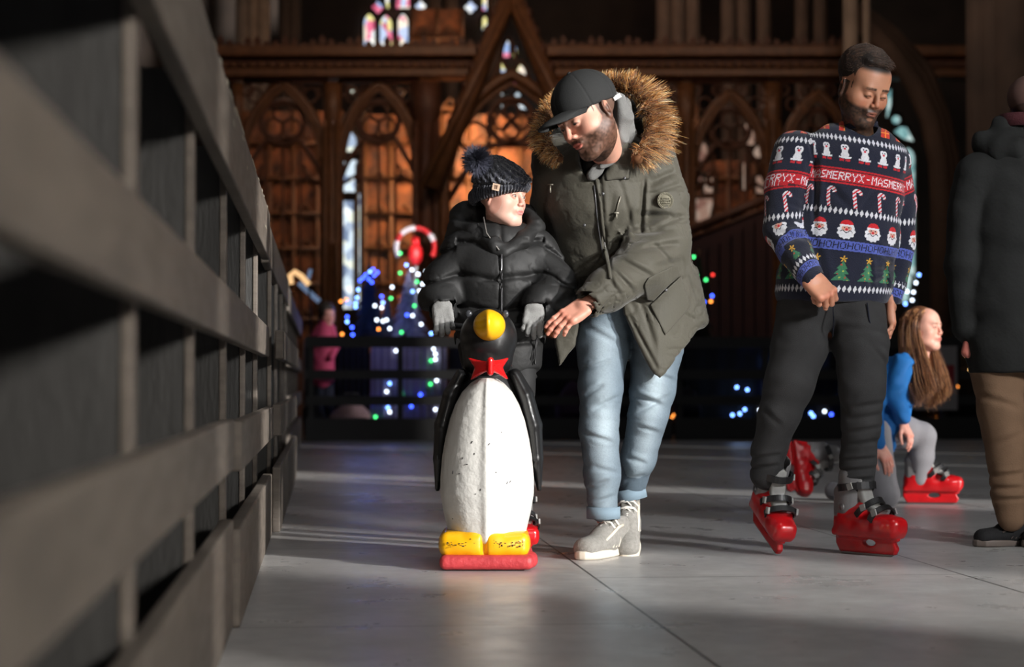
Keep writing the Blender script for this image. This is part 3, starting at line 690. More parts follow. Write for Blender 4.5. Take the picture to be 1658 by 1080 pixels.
def band(c, ex, ey, a, b, wd, th, a0=0, a1=360, n=28):
    """flat strap: ellipse with half axes a,b along ex,ey; width wd along their normal"""
    ex = nrm(ex); ey = nrm(np.asarray(ey)-ex*np.dot(ex, ey)); ez = np.cross(ex, ey); V = []; F = []; full = a1-a0 >= 360; N = n if full else n+1
    for i in range(N):
        q = math.radians(a0+(a1-a0)*i/n)
        for (dr, dz) in ((0, -1), (th, -1), (th, 1), (0, 1)):
            V.append(np.asarray(c)+ex*(a+dr)*math.cos(q)+ey*(b+dr)*math.sin(q)+ez*dz*wd/2)
    for i in range(n):
        i2 = (i+1) % N
        for j in range(4): F.append((i*4+j, i*4+(j+1) % 4, i2*4+(j+1) % 4, i2*4+j))
    if not full: F += [(0, 1, 2, 3), (4*n+3, 4*n+2, 4*n+1, 4*n)]
    return np.array(V), F
red_pl = mat('red_skate_plastic', rgb(196, 16, 24), .28, coat=.3, var=.2, vscale=25)
grey_pl = mat('grey_skate_plastic', rgb(118, 116, 116), .45, var=.15, vscale=20)
lgrey = mat('light_grey_skate_tongue', rgb(150, 148, 144), .6, var=.2, vscale=20)
black_web = mat('black_strap_plastic', rgb(24, 23, 24), .45)
steel = mat('skate_steel', rgb(120, 118, 118), .3, metal=.8)
def skate(t, M, s=1., label=None, cufflean=0.):
    """ice skate: local +x toe, +z up, blade at z=0"""
    R = np.asarray(M[0])*s; T = lambda v: np.asarray(v)@R.T+M[1]
    A = Solid(); A.cap((-.075, 0, .118), (.02, 0, .112), .046, .044, .02); A.cap((.02, 0, .112), (.118, 0, .108), .043, .046, .02, 1.08, (0, 1, 0)); A.box((.125, 0, .110), (.060, .046, .036), .03, .015)
    A.box((.02, 0, .082), (.145, .038, .014), .01, .02); A.cap((-.06, 0, .13), (.02, 0, .175), .046, .036, .02); A.box((-.095, 0, .16), (.018, .035, .07), .014, .02)
    for x in (-1, 1): A.cap((-.07, x*.036, .15), (.01, x*.038, .165), .016, .012, .015)
    for x in (-1, 1): A.cap((.16, x*.02, .135), (.08, x*.045, .135), .008, .01, .006)
    A.ell((.045, 0, .215), (.055, .032, .04), .01, op='s')
    o = t.add('skate_boot', tuple([T(A.mesh(.0045)[0]), A.mesh(.0045)[1]]), red_pl, label=label)
    B = Solid(); B.slab([(-.125, .085), (.17, .085), (.165, .06), (.150, .052), (.163, .030), (.150, .008), (-.105, .008), (-.125, .04)], 0, .012, .006, .008)
    B.box((.02, 0, .072), (.13, .024, .012), .008, .012); B.ell((.035, 0, .048), (.030, .04, .013), .003, op='s')
    v, q = B.mesh(.004); t.add('blade_holder', (T(v), q), red_pl, o)
    C = MB(); C.prism([(-.115, .012), (-.105, 0), (.13, 0), (.155, .014)], -.002, .002); v, f = C.get(); t.add('blade', (T(v), f), steel, o, smooth=False)
    G = Solid(); l = cufflean; G.cap((-.052, 0, .165), (-.045+l, 0, .285), .054, .056, .02, 1., None); G.box((-.085, 0, .19), (.028, .045, .06), .02, .02)
    G.ell((.03, 0, .25), (.045, .03, .07), .01, op='s'); G.cap((-.042+l, 0, .27), (-.03+l, 0, .40), .045, .05, .004, op='s')
    v, q = G.mesh(.0045); c = t.add('cuff', (T(v), q), grey_pl, o)
    K = Solid(); K.slab([(-.015, .285), (.008, .28), (.035, .20), (.10, .165), (.085, .15), (.02, .17), (-.02, .24)], 0, .03, .01, .01); v, q = K.mesh(.004); t.add('tongue', (T(v), q), lgrey, o)
    for (cc, ex, a, b, wd) in (((-.03+l*.6, 0, .250), (1, 0, .12), .068, .061, .026), ((.028, 0, .165), (.75, 0, .62), .062, .052, .022), ((.085, 0, .145), (.6, 0, .8), .042, .055, .022)):
        a0, a1 = (-115, 115) if b < .06 else (-180, 180)
        v, f = band(cc, ex, (0, 1, 0), a, b, wd, .006, a0, a1); st = t.add('strap', (T(v), f), black_web, o, smooth=False)
        m = MB(); ex_ = nrm(ex)
        for y in (-1, 1): m.box(np.array(cc)+ex_*.020+np.array([0, y*(b+.002), 0]), (.011, .004, .012), rotm(0, -20, 0))
        v, f = m.get(); t.add('buckle', (T(v), f), lgrey, st, smooth=False)
    for y in (-1, 1):
        m = MB(); m.ball((-.055, y*.056, .175), .013, 10, sc=(1, .4, 1)); v, f = m.get(); t.add('rivet', (T(v), f), steel, o)
    return o
# ================================================================ penguin skating aid
def build_penguin():
    W = Ref(6.80); D = 6.80; base = P(789, 921, 6.66); t = Thing('penguin_skate_aid', 'glossy penguin skating aid with red bow tie, yellow beak and white belly', 'skating aid', (W(789, 700)[0], D, 0))
    cx = W(789, 700)[0]; z = lambda py: P(789, py, D-.1)[2]; r = lambda px: px*6.72/FPX
    black = mat('penguin_black_gloss', rgb(24, 24, 25), .42, coat=.1, bump=.03, bscale=12); white = mat('penguin_white_paint', rgb(222, 220, 214), .45, bump=.5, bscale=28, var=.06, vscale=12)
    yel = mat('penguin_yellow_paint', rgb(240, 178, 14), .4, coat=.3, c2=rgb(240, 176, 10), vscale=8); red = mat('penguin_red_paint', rgb(200, 22, 24), .25, coat=.5); sled = mat('sled_red_plastic', rgb(196, 62, 66), .5, c2=rgb(172, 48, 54), vscale=20, bump=.3, bscale=60)
    # head
    H = Solid(); H.ell((cx+.004, D+.0, z(547)), (r(47), .105, r(50)), .02); H.ell((cx, D+.03, z(585)), (r(40), .09, r(30)), .03)
    head_o = t.add('head', H.mesh(.005), black)
    Bk = Solid(); Bk.ell((cx+.008, D-.10, z(527)), (r(26), .055, r(25)), .01); Bk.ell((cx+.005, D-.125, z(524)), (r(8), .05, r(20)), .02); t.add('beak', Bk.mesh(.004), yel, head_o)
    for sx in (-1, 1):
        m = MB(); m.ball((cx+sx*.062, D-.072, z(508)), .012, 10, sc=(1, .5, 1.1)); t.add('eye', m.get(), mat('penguin_eye', rgb(60, 62, 66), .15), head_o)
    # black back, wings
    Bd = Solid(); Bd.chain([((cx, D+.07, z(600)), r(40)), ((cx, D+.08, z(650)), r(60)), ((cx, D+.08, z(720)), r(74)), ((cx, D+.07, z(790)), r(72)), ((cx, D+.05, z(840)), r(62))], .04)
    t.add('back', Bd.mesh(.007), black)
    for sx in (-1, 1):
        Wg = Solid(); o = 3*(sx > 0)
        Wg.chain([((cx+sx*r(43+o), D+.02, z(606)), r(10)), ((cx+sx*r(60+o), D+.02, z(640)), r(13)), ((cx+sx*r(73+o), D+.02, z(690)), r(14)), ((cx+sx*r(78+o), D+.03, z(745)), r(11)), ((cx+sx*r(82+o), D+.03, z(795)), r(4))], .006, 2.6, (0, 1, 0))
        t.add('wing', Wg.mesh(.005), black)
    # white belly with a centre ridge
    Be = Solid(); rows = [(612, 14), (620, 27), (635, 41), (655, 52), (680, 61), (710, 68), (740, 73), (775, 76), (800, 76), (830, 71), (860, 64), (878, 60)]
    poly = [(cx+r(a), z(y)) for y, a in rows]+[(cx-r(a), z(y)) for y, a in rows[::-1]]
    hw = np.array([[z(y), r(a)] for y, a in rows[::-1]])
    def yc(a, b):
        wq = np.interp(b, hw[:, 0], hw[:, 1]); u = np.clip(np.abs(a-cx)/np.maximum(wq, .02), 0, 1)
        return D-.02-.16*np.sqrt(np.maximum(1-u**2.2, 0))*(.5+.5*wq/.16)-.016*np.exp(-(u/.10)**2)*.6+.03*(1-wq/.16)
    Be.slab(poly, yc, .045, .018, .01)
    v, q = Be.mesh(.005); t.add('belly', (v, q), white)
    m = MB()
    rr = random.Random(5)
    for (px, py, l, a) in [(708, 741, 8, 90), (791, 720, 6, 40), (749, 742, 3, 80), (756, 752, 4, 0), (733, 765, 5, 80), (744, 767, 3, 0), (778, 793, 3, 90), (821, 782, 4, 60), (803, 765, 2, 0), (768, 735, 3, 80), (770, 800, 2, 10), (826, 780, 4, 50), (812, 700, 2, 0), (866, 745, 4, 90), (733, 840, 2, 0), (764, 716, 4, 60)]:
        p = P(px, py, D-.15); yy = yc(p[0], p[2])-.0455; p = P(px, py, yy); l = l*.0011; ca, sa = math.cos(math.radians(a)), math.sin(math.radians(a)); p[1] = yc(p[0], p[2])-.0445
        m.box(p, (l, .0018, .0013), np.array([[ca, 0, -sa], [0, 1, 0], [sa, 0, ca]]))
    t.add('paint_chips', m.get(), black, smooth=False, label='small dark paint chips', kind='stuff')
    # bow tie: five-pointed fold
    Bo = Solid(); y = D-.155; zz = lambda py: P(790, py, y)[2]; xx = lambda px: P(px, 590, y)[0]
    for pl in ([(757, 579), (770, 583), (790, 585), (791, 600), (775, 606), (761, 616), (768, 595)], [(824, 579), (812, 582), (790, 584), (790, 601), (806, 605), (823, 615), (814, 595)]):
        Bo.slab([(xx(a), zz(b)) for a, b in pl], lambda a, b: y+.06+.0*a-.05*np.exp(-((a-cx)/.05)**2), .016, .005, .006)
    Bo.cap((xx(794), y-.012, zz(584)), (xx(794), y-.012, zz(603)), .012, .011, .008)
    for a, b in (((790, 590), (762, 581)), ((798, 590), (820, 581)), ((790, 597), (766, 612)), ((798, 597), (820, 612))): Bo.cap((xx(a[0]), y-.004, zz(a[1])), (xx(b[0]), y+.045, zz(b[1])), .005, .003, .006)
    t.add('bow_tie', Bo.mesh(.0035), red)
    # feet and sled
    F = Solid(); zf = .135
    for sx in (-1, 1): F.ell((cx+sx*.070-.008, D-.10, .082), (.080, .115, .046), .02); F.box((cx+sx*.072-.008, D-.05, .084), (.078, .155, .042), .03, .02)
    F.box((cx-.008, D-.062, .088), (.06, .150, .040), .03, .025); F.ell((cx-.008, D-.225, .08), (.010, .03, .07), .012, op='s')
    t.add('foot', F.mesh(.005), yel, label='pair of yellow webbed feet')
    m = MB()
    for i in range(46):
        x = cx-.006+rr.choice([rr.uniform(-.13, -.02), rr.uniform(.015, .13)]); zz_ = .088+rr.gauss(0, .006); u = abs(abs(x-cx+.008)-.068)/.08
        yy = D-.10-.112*math.sqrt(max(0, 1-min(u, .98)**2-((zz_-.085)/.048)**2)) if u < 1 else D-.1; yy = D-.214
        m.box((x, yy-.001, zz_), (rr.uniform(.001, .004), .002, rr.uniform(.0008, .0018)))
    t.add('scuff_marks', m.get(), black, smooth=False, label='dark scuffs on the feet', kind='stuff')
    Sl = Solid(); Sl.box((cx+.0, D-.0, .028), (.155, .235, .024), .02, .0); Sl.box((cx+.145, D-.12, .03), (.025, .06, .02), .018, .02)
    t.add('sled', Sl.mesh(.005), sled)
    # handles behind the head that the boy holds
    m = MB(); hz = P(720, 524, 6.86)[2]
    for sx in (-1, 1): m.tube([(cx+sx*.02, D+.09, z(560)), (cx+sx*.08, D+.16, hz-.01), (cx+sx*.19, D+.175, hz)], .014, 10)
    t.add('handle', m.get(), black)
    return t
build_penguin()
# ================================================================ the boy
def build_boy():
    D = 7.10; W = Ref(D); R = W.R
    t = Thing('person', 'child in black padded jacket and dark pompom hat holding the penguin\'s handles', 'person', (W(806, 800)[0], D, 0))
    M = (rotm(0, 2, 55), W(812, 323, -.02)); (hv, hq), hc, (ev, ef), ec = head(M, .88, neck=W(808, 400, .04), skin=(216, 170, 152), lips=(200, 120, 118), brow=(92, 66, 50), age=.9, jaw=1.1, slit=.0064, mouth=.0008)
    parts = [(hv, hq)]; cols = [hc]
    bv, bq = body_mesh([[(W(806, 375), .05), (W(808, 430), .10), (W(808, 560), .11)], [(W(745, 420), .04), (W(716, 470), .04), (W(718, 500, -.03), .022)], [(W(872, 420), .04), (W(898, 470), .04), (W(866, 500, -.05), .022)],
        [(W(792, 580, .03), .04), (W(776, 700), .035), (W(782, 835), .025)], [(W(828, 580, .03), .04), (W(838, 700), .035), (W(840, 835), .025)]])
    parts.append((bv, bq)); cols.append(np.tile(lin(np.array([225, 190, 175])/255.), (len(bv), 1)))
    V, Q = merge(parts); t.add('body', (V, Q), skin_m, cols=np.concatenate(cols)); t.add('eyes', (ev, ef), eye_m, cols=ec)
    # gloves
    gm = mat('grey_knit_glove', rgb(150, 150, 148), .9, bump=.5, bscale=500, var=.2, vscale=60, sheen=.3)
    for side, c, dr in ((-1, (716, 491, -.14), (.10, -.42, -.90)), (1, (866, 495, -.16), (-.14, -.42, -.90))):
        Rf = frame(dr, (.0, -.9, .42)); p = W(*c)
        (v, q), _ = hand((Rf, p), .88, side, r=.0102, spread=4.5, per=[(22, 72, 45), (20, 74, 45), (22, 76, 45), (26, 76, 45)], thumb=(10, 60, -10), h=.0020, wrist=.012, knit=True)
        t.add('glove', (v, q), gm)
    # jacket
    J = Solid(); U = (1, 0, 0)
    J.chain([(W(808, 400, .0), R(44)), (W(806, 450, .0), R(52)), (W(808, 520, .02), R(53)), (W(812, 590, .02), R(48))], .05, 1.32, U)
    J.cap(W(758, 408, .02), W(862, 405, .02), R(34), R(34), .05)
    J.chain([(W(745, 415, .02), R(34)), (W(724, 455, .0), R(35)), (W(712, 484, -.06), R(29)), (W(718, 500, -.12), R(22))], .03)
    J.chain([(W(868, 412, .02), R(34)), (W(892, 452, .0), R(36)), (W(900, 474, -.06), R(30)), (W(876, 490, -.12), R(25)), (W(866, 500, -.14), R(21))], .03)
    J.box(W(812, 640, .02), (.3, .3, R(27)), .004, .01, op='s')
    J.cap(W(716, 502, -.13), W(716, 530, -.17), R(19), R(22), .004, op='s'); J.cap(W(866, 504, -.16), W(862, 530, -.19), R(18), R(21), .004, op='s')
    def quilt(x, y, z):
        px, py = 829+(x-0)*FPX/D, proj(0, D, z)[1]
        arm = np.abs(px-810) > 72
        sl = np.where(px > 810, .55, -.35)
        vv = np.where(arm, py-sl*(px-np.where(px > 810, 880, 735)), py+.12*np.abs(px-812))
        n = vn(x, y, z, 14)
        ph = (vv+5*n-402)/np.where(arm, 44, 52); f = ph-np.floor(ph); g = np.exp(-(np.minimum(f, 1-f)/.09)**2)
        c = .012*g*(1+.5*vn(x, y, z, 30, 2))-.006*np.sin(np.pi*f)
        c = c+.006*np.exp(-((px-812-.02*(py-450))/3.5)**2)*(y < D)
        wr = np.abs(vn(x*.6, y*.6, z*2.0, 26, 5)); c = c+.0035*(wr < .12)*(1-wr/.12)*np.clip(1.6-3*np.minimum(f, 1-f), 0, 1)
        return c-.002*n
    jm = mat('black_puffer_nylon', rgb(35, 35, 35), .6, spec=.35, bump=.12, bscale=70, var=.15, vscale=8)
    jv, jq = J.mesh(.0055, quilt); jo = t.add('padded_jacket', (jv, jq), jm)
    K = Solid()                                        # tall collar and hood behind the neck
    K.chain([(W(742, 385, .06), R(17)), (W(752, 350, .08), R(21)), (W(800, 340, .14), R(22)), (W(852, 345, .08), R(15))], .03)
    K.chain([(W(748, 372, .04), R(20)), (W(770, 380, -.02), R(17)), (W(800, 398, -.085), R(13)), (W(812, 410, -.1), R(9))], .03)
    K.chain([(W(858, 350, .05), R(12)), (W(868, 368, .0), R(13)), (W(848, 388, -.07), R(13)), (W(818, 408, -.1), R(9))], .02)
    K.ell(W(765, 395, .1), (R(45), .09, R(34)), .04)
    wr = lambda x, y, z: .006*np.abs(vn(x, y, z*2, 24))-.002
    t.add('hood', K.mesh(.005, wr), jm, jo)
    m = MB(); m.tube([surf(jv, W, 812, y, .002, .02) for y in range(412, 516, 8)], R(1.7), 6); t.add('zip', m.get(), mat('zip_gunmetal', rgb(96, 96, 98), .3, metal=.6), jo)
    m = MB(); m.tube([W(783, 352, -.06), W(788, 378, -.1), W(808, 405, -.125)], R(1.2), 6); t.add('collar_piping', m.get(), mat('grey_piping', rgb(120, 116, 112), .5), jo)
    m = MB(); m.tube([surf(jv, W, a, b) for a, b in ((870, 545), (866, 562), (862, 580), (866, 590), (868, 562), (872, 545))], R(1.2), 6); t.add('drawcord', m.get(), black_web, jo)
    ty = mat('boy_neck_scarf', rgb(52, 48, 46), .95, bump=.4, bscale=200); N = Solid(); N.chain([(W(800, 372, -.01), R(21)), (W(808, 392, -.05), R(19)), (W(812, 404, -.07), R(12))], .02); t.add('neck_warmer', N.mesh(.005), ty)
    # trousers and skates
    tr = mat('black_trousers', rgb(28, 28, 29), .75, var=.2, vscale=10)
    L = Solid()
    for x, yy in ((782, .02), (838, .0)):
        L.chain([(W(x, 590, yy), R(31)), (W(x+1, 680, yy-.02), R(25)), (W(x, 770, yy), R(21)), (W(x+2, 822, yy), R(17))], .015)
    t.add('trousers', L.mesh(.007, lambda x, y, z: .005*vn(x, y, z*2, 18)), tr)
    for x, yaw in ((784, -95), (846, -80)):
        f = rotm(0, 0, yaw); o = W(x, 700, .0); skate(t, (f, np.array([o[0], D+.02, 0])), .80)
    # hat
    hm = mat('navy_cable_knit', rgb(46, 48, 60), .95, bump=.7, bscale=260, sheen=.5, var=.25, vscale=70)
    Rh = rotm(4, -6, 55); ch = W(812, 323, -.02)+rotm(0, 2, 55)@np.array([0, .004, .030]); s = .90
    H = Solid(); H.ell((0, .006, .035), (.095, .116, .088), .02)
    H.cap((0, .02, .06), (0, .03, .10), .06, .035, .05)
    H.box((0, 0, -.085), (.2, .2, .062), .002, .006, rotm(-12, 0, 0), op='s')
    H.chain([((.094*math.cos(a), .006+.115*math.sin(a), -.000-.030*math.sin(a)), .0150) for a in np.linspace(0, 2*math.pi, 25)], .012, 1.7, (0, 0, 1))
    def knit(x, y, z):
        a = np.arctan2(y-.006, x); rib = .0035*np.cos(a*56)*(z < .028+.25*(-y-.05)*(y<-.05))
        ca = a*18+np.sin(z*95+np.floor(a*18/math.pi/2)*2)*1.1; cab = (.0055*np.abs(np.sin(ca))+.003*np.sin(z*190+a*18))*(z >= .028)
        return -rib-cab+.003+.009*np.exp(-((z-.030)/.004)**2)
    v, q = H.mesh(.0032, knit); hat = t.add('knitted_hat', (v@(Rh*s).T+ch, q), hm)
    pc = W(772, 260, -.10); N_ = 2600; d = npr.normal(size=(N_, 3)); d /= np.linalg.norm(d, axis=1, keepdims=True); L_ = R(25)*(.82+.22*npr.rand(N_))
    tt = np.linspace(.15, 1, 4)[None, :, None]; j = npr.normal(size=(N_, 3))*.006
    pl = pc+d[:, None, :]*L_[:, None, None]*tt+j[:, None, :]*tt**2
    t.add('pompom', fibres(pl, .0016), mat('pompom_yarn', rgb(84, 86, 102), .8), hat)
    m = MB(); p = W(803, 303, -.128); m.box(p, (R(6), .0015, R(5.5)), rotm(0, 12, 14)); lb = t.add('hat_label', m.get(), mat('tan_leather_tab', rgb(176, 150, 126), .7), hat, smooth=False)
    m = MB()
    for dx in (-1.6, 1.6): m.box(p+np.array([R(dx), -.0025, 0]), (R(.8), .0008, R(3)), rotm(0, 12, 14))
    m.box(p+np.array([0, -.0025, R(2.4)]), (R(2.4), .0008, R(.6)), rotm(0, 12, 14)); t.add('label_emblem', m.get(), mat('brown_deboss', rgb(96, 66, 48), .8), lb, smooth=False)
build_boy()
# ================================================================ man in the parka
def creases(D, segs):
    """soft folds: (x1,y1,x2,y2,width_px,depth) measured at distance D"""
    k = FPX/D
    G = [(np.array([P(a, b, D)[0], P(a, b, D)[2]]), np.array([P(c, d, D)[0], P(c, d, D)[2]]), w/k, dp) for a, b, c, d, w, dp in segs]
    def f(x, y, z):
        o = np.zeros(len(x))
        for p, q, w, dp in G:
            e = q-p; t = np.clip(((x-p[0])*e[0]+(z-p[1])*e[1])/(e@e), 0, 1); wx = x-p[0]-t*e[0]; wz = z-p[1]-t*e[1]; n = nrm([-e[1], e[0]])
            sd = wx*n[0]+wz*n[1]; d2 = wx**2+wz**2; tp = np.sqrt(np.maximum(4*t*(1-t), .04))
            o += dp*tp*(np.exp(-d2/w**2)-.55*np.exp(-((sd-1.6*w)**2+np.maximum(d2-sd**2, 0))/(1.3*w)**2))
        return o
    return f
def jeans_folds(x, y, z, amp=.004, knee=None, seed=0):
    n = vn(x, y, z*1.2, 9, seed); f = np.sin(z*75+x*25+n*5); g = amp*f*np.clip(.35+n, 0, 1)
    return g+.0025*vn(x, y, z, 22, seed+1)
def sneaker(t, M, s, um, parts_m):
    R = np.asarray(M[0])*s; T = lambda v: np.asarray(v)@R.T+M[1]; white, grey, lace = parts_m
    U_ = Solid(); U_.cap((-.075, 0, .052), (.02, 0, .05), .036, .036, .02); U_.cap((.02, 0, .048), (.145, .0, .035), .036, .034, .02, 1.22, (0, 1, 0)); U_.cap((-.07, 0, .06), (-.055, 0, .10), .034, .036, .02); U_.cap((-.05, 0, .095), (.05, 0, .065), .038, .032, .02)
    U_.cap((-.06, 0, .10), (-.055, 0, .16), .026, .03, .004, op='s'); U_.box((.03, 0, -.012), (.3, .2, .02), .002, .004, op='s')
    kn = lambda x, y, z: .0007*np.sin(x*900+z*500)*(x > .04)
    o = t.add('sneaker', tuple([T(U_.mesh(.004, kn)[0]), U_.mesh(.004, kn)[1]]), um)
    B = Solid(); OUT = [(-.118, .0), (-.112, .022), (-.08, .034), (-.02, .030), (.05, .038), (.11, .046), (.155, .040), (.182, .018), (.187, .0), (.182, -.016), (.155, -.036), (.11, -.043), (.05, -.034), (-.02, -.030), (-.08, -.034), (-.112, -.022)]; B.slab(OUT, .014, .014, .008, .004, ax=(0, 1, 2)); B.slab([(x*.94-.004, y*.94) for x, y in OUT[:4]+OUT[12:]], .03, .012, .008, .01, ax=(0, 1, 2))
    if 0: B.slab([(-.112, .028), (-.118, .012), (-.10, 0), (-.04, .0), (-.015, .008), (.01, .0), (.13, 0), (.172, .012), (.186, .028), (.16, .026), (.05, .02), (-.06, .034), (-.108, .044)], 0, .042, .010, .005)
    v, q = B.mesh(.0035); t.add('sole', (T(v), q), white, o)
    Tn = Solid(); Tn.slab([(-.035, .115), (-.02, .13), (-.005, .125), (.055, .085), (.075, .068), (.05, .055), (-.02, .08)], 0, .024, .006, .004); v, q = Tn.mesh(.004); t.add('tongue', (T(v), q), grey, o)
    m = MB()
    for k in range(5):
        x = -.006+.020*k; z = .122-.0135*k-.0004*k*k
        m.tube([(x, -.034, z-.022), (x+.004, -.02, z-.001), (x+.008, .0, z+.006), (x+.004, .02, z-.001), (x, .034, z-.022)], .0042, 6); m.tube([(x, -.030, z-.016), (x+.016, .0, z+.006), (x+.02, .03, z-.03)], .0028, 6)
    v, f = m.get(); t.add('laces', (T(v), f), lace, o)
    m = MB()
    for y in (-1, 1):
        m.tube([(-.03, y*.036, .098), (.0, y*.036, .094), (.045, y*.036, .072), (.08, y*.034, .055)], .006, 6)
        for k in range(3): m.tube([(.01+.018*k, y*.0415, .032), (-.005+.018*k, y*.038, .052), (-.012+.018*k, y*.0335, .070)], .0045, 5, flat=.5)
    v, f = m.get(); t.add('side_stripes', (T(v), f), white, o)
def build_parka():
    D = 7.17; W = Ref(D); R = W.R; U = (1, 0, 0)
    t = Thing('person', 'bearded man in black cap and olive parka with fur hood leaning over the child', 'person', (W(1000, 800)[0], D, 0))
    Rh = rotm(28, -12, -57); ch = W(954, 190, -.34); hs = 1.13
    (hv, hq), hc, (ev, ef), ec = head((Rh, ch), hs, (214, 160, 138), (196, 96, 84), (70, 46, 34), beard=((66, 42, 28), .9), hairc=(88, 66, 54), h=.0022, slit=.0032, neck=W(990, 262, -.12), gaze=-.5, lid=.002)
    P_ = [(hv, hq)]; C_ = [hc]; sk = (212, 150, 128)
    # his left hand reaching toward the child's sleeve: fingers hang forward and down
    Rf = frame((-.80, -.25, -.52), (-.35, -.80, .48)); p = W(949, 494, -.31)
    (v, q), vl = hand((Rf, p), 1.02, -1, r=.0092, spread=.6, per=[(8, 14, 8), (14, 16, 8), (18, 18, 10), (24, 22, 12)], thumb=(20, 25, -10), wrist=.09); P_.append((v, q)); C_.append(hand_cols(vl, sk))
    bv, bq = body_mesh([[(W(955, 235, -.08), .05), (W(970, 290), .09), (W(980, 400), .085), (W(1005, 500), .085)], [(W(1045, 265), .05), (W(1078, 390), .042), (W(1000, 462, -.24), .032), (W(950, 493, -.31), .024)], [(W(903, 265, .0), .04), (W(901, 340, .1), .035), (W(912, 455, .22), .03)],
        [(W(985, 510), .08), (W(972, 680, -.03), .045), (W(976, 840), .032)], [(W(1050, 510), .08), (W(1056, 650, .03), .045), (W(1018, 815, .12), .032)]])
    P_.append((bv, bq)); C_.append(np.tile(lin(np.array(sk)/255.), (len(bv), 1)))
    t.add('body', merge(P_), skin_m, cols=np.concatenate(C_)); t.add('eyes', (ev, ef), eye_m, cols=ec)
    # cap
    cm = mat('black_cotton_cap', rgb(34, 35, 35), .85, bump=.15, bscale=400); s = hs
    Cp = Solid(); Cp.ell((0, .014, .052), (.090, .112, .094), .01); Cp.box((0, 0, -.062), (.2, .2, .085), .002, .005, rotm(-6, 0, 0), op='s')
    seam = lambda x, y, z: .002*(np.exp(-(x/.002)**2)+np.exp(-((np.abs(np.arctan2(x, -(y-.014)))-1.05)/.03)**2)*(z < .14)+np.exp(-((np.abs(np.arctan2(x, -(y-.014)))-2.1)/.03)**2))
    v, q = Cp.mesh(.003, seam); cap_o = t.add('baseball_cap', (v@(Rh*s).T+ch, q), cm)
    n = 15; Vb = []
    for i in range(n):
        a = (i/(n-1)-.5)*2
        for j in range(8):
            f = j/7; ex = a*.074*(1-.12*f**2); ey = -.085*math.sqrt(max(0, 1-(a*.93)**2))-.010-f*.092*math.sqrt(max(0.02, 1-(a)**4)); ez = .052-.024*(a**2)+.004*f-.012*f*f
            Vb += [(ex, ey, ez+.0025), (ex, ey, ez-.0025)]
    I = lambda i, j, k: (i*8+j)*2+k; F = []
    for i in range(n-1):
        for j in range(7): F += [(I(i, j, 0), I(i, j+1, 0), I(i+1, j+1, 0), I(i+1, j, 0)), (I(i, j, 1), I(i+1, j, 1), I(i+1, j+1, 1), I(i, j+1, 1))]
        F += [(I(i, 7, 0), I(i, 7, 1), I(i+1, 7, 1), I(i+1, 7, 0)), (I(i, 0, 0), I(i+1, 0, 0), I(i+1, 0, 1), I(i, 0, 1))]
    for i in (0, n-1):
        for j in range(7): F.append((I(i, j, 0), I(i, j, 1), I(i, j+1, 1), I(i, j+1, 0)))
    t.add('cap_brim', (np.array(Vb)@(Rh*s).T+ch, F), cm, cap_o)
    m = MB(); m.ball((0, .014, .147), .007, 8, sc=(1, 1, .5)); v, f = m.get(); t.add('cap_button', (v@(Rh*s).T+ch, f), cm, cap_o)
    m = MB(); m.box((.070, .078, .012), (.003, .012, .007), rotm(0, 0, -45)); v, f = m.get(); t.add('cap_strap', (v@(Rh*s).T+ch, f), mat('white_cap_strap', rgb(235, 235, 232), .6), cap_o, smooth=False)
    # grey hoodie around the neck
    gh = mat('grey_hoodie_jersey', rgb(118, 118, 116), .9, bump=.3, bscale=300, var=.2, vscale=18)
    G = Solid(); G.chain([(W(988, 148, -.22), R(6)), (W(1004, 160, -.2), R(10)), (W(1011, 190, -.2), R(12)), (W(1003, 225, -.2), R(12)), (W(988, 252, -.19), R(10)), (W(970, 274, -.175), R(8)), (W(958, 284, -.17), R(7))], .012)
    G.chain([(W(1008, 170, -.14), R(12)), (W(1010, 215, -.12), R(16)), (W(985, 250, -.10), R(20))], .03)
    t.add('hoodie', G.mesh(.0045, lambda x, y, z: .005*np.sin(vn(x, y, z, 14)*7+x*60)), gh)
    Ts = Solid(); Ts.chain([(W(962, 245, -.10), R(20)), (W(962, 268, -.11), R(18)), (W(960, 285, -.11), R(12))], .02); t.add('undershirt', Ts.mesh(.006), black_web)
    # parka
    K = Solid()
    K.chain([(W(975, 262, -.06), R(54)), (W(972, 330, -.03), R(57)), (W(985, 400, .04), R(57)), (W(1003, 455, .06), R(57))], .04, 1.42, U)
    K.cap(W(905, 262, .0), W(1045, 258, .0), R(40), R(42), .05); K.cap(W(905, 245, .05), W(1040, 240, .05), R(25), R(28), .05)
    xr = W(1060, 500)[0]; xl = W(1000, 500)[0]
    def ycf(a, b): return D-.135+1.1*np.maximum(0, a-xr)**1.3*1.3+.10*np.maximum(0, W(0, 480)[2]-b)*0+0*a
    def pp(L): return [(W(a, b)[0], W(a, b)[2]) for a, b in L]
    K.slab(pp([(1000, 380), (1108, 390), (1120, 440), (1134, 480), (1143, 517), (1127, 538), (1104, 566), (1064, 613), (1053, 606), (1030, 560), (1006, 510), (1000, 470)]), ycf, .028, .012, .03)
    K.slab(pp([(915, 420), (1125, 400), (1141, 500), (1136, 524), (1100, 568), (1060, 590), (950, 570)]), D+.16, .025, .012, .04)
    K.cap(W(1118, 440, .05), W(1133, 518, .05), .03, .03, .03, 2.6, (0, 1, 0))
    K.slab(pp([(890, 440), (930, 440), (940, 500), (930, 560), (905, 593), (893, 520)]), D-.05, .018, .01, .03)
    K.chain([(W(1052, 262, .0), R(43)), (W(1068, 325, -.01), R(46)), (W(1075, 385, -.03), R(45))], .03)
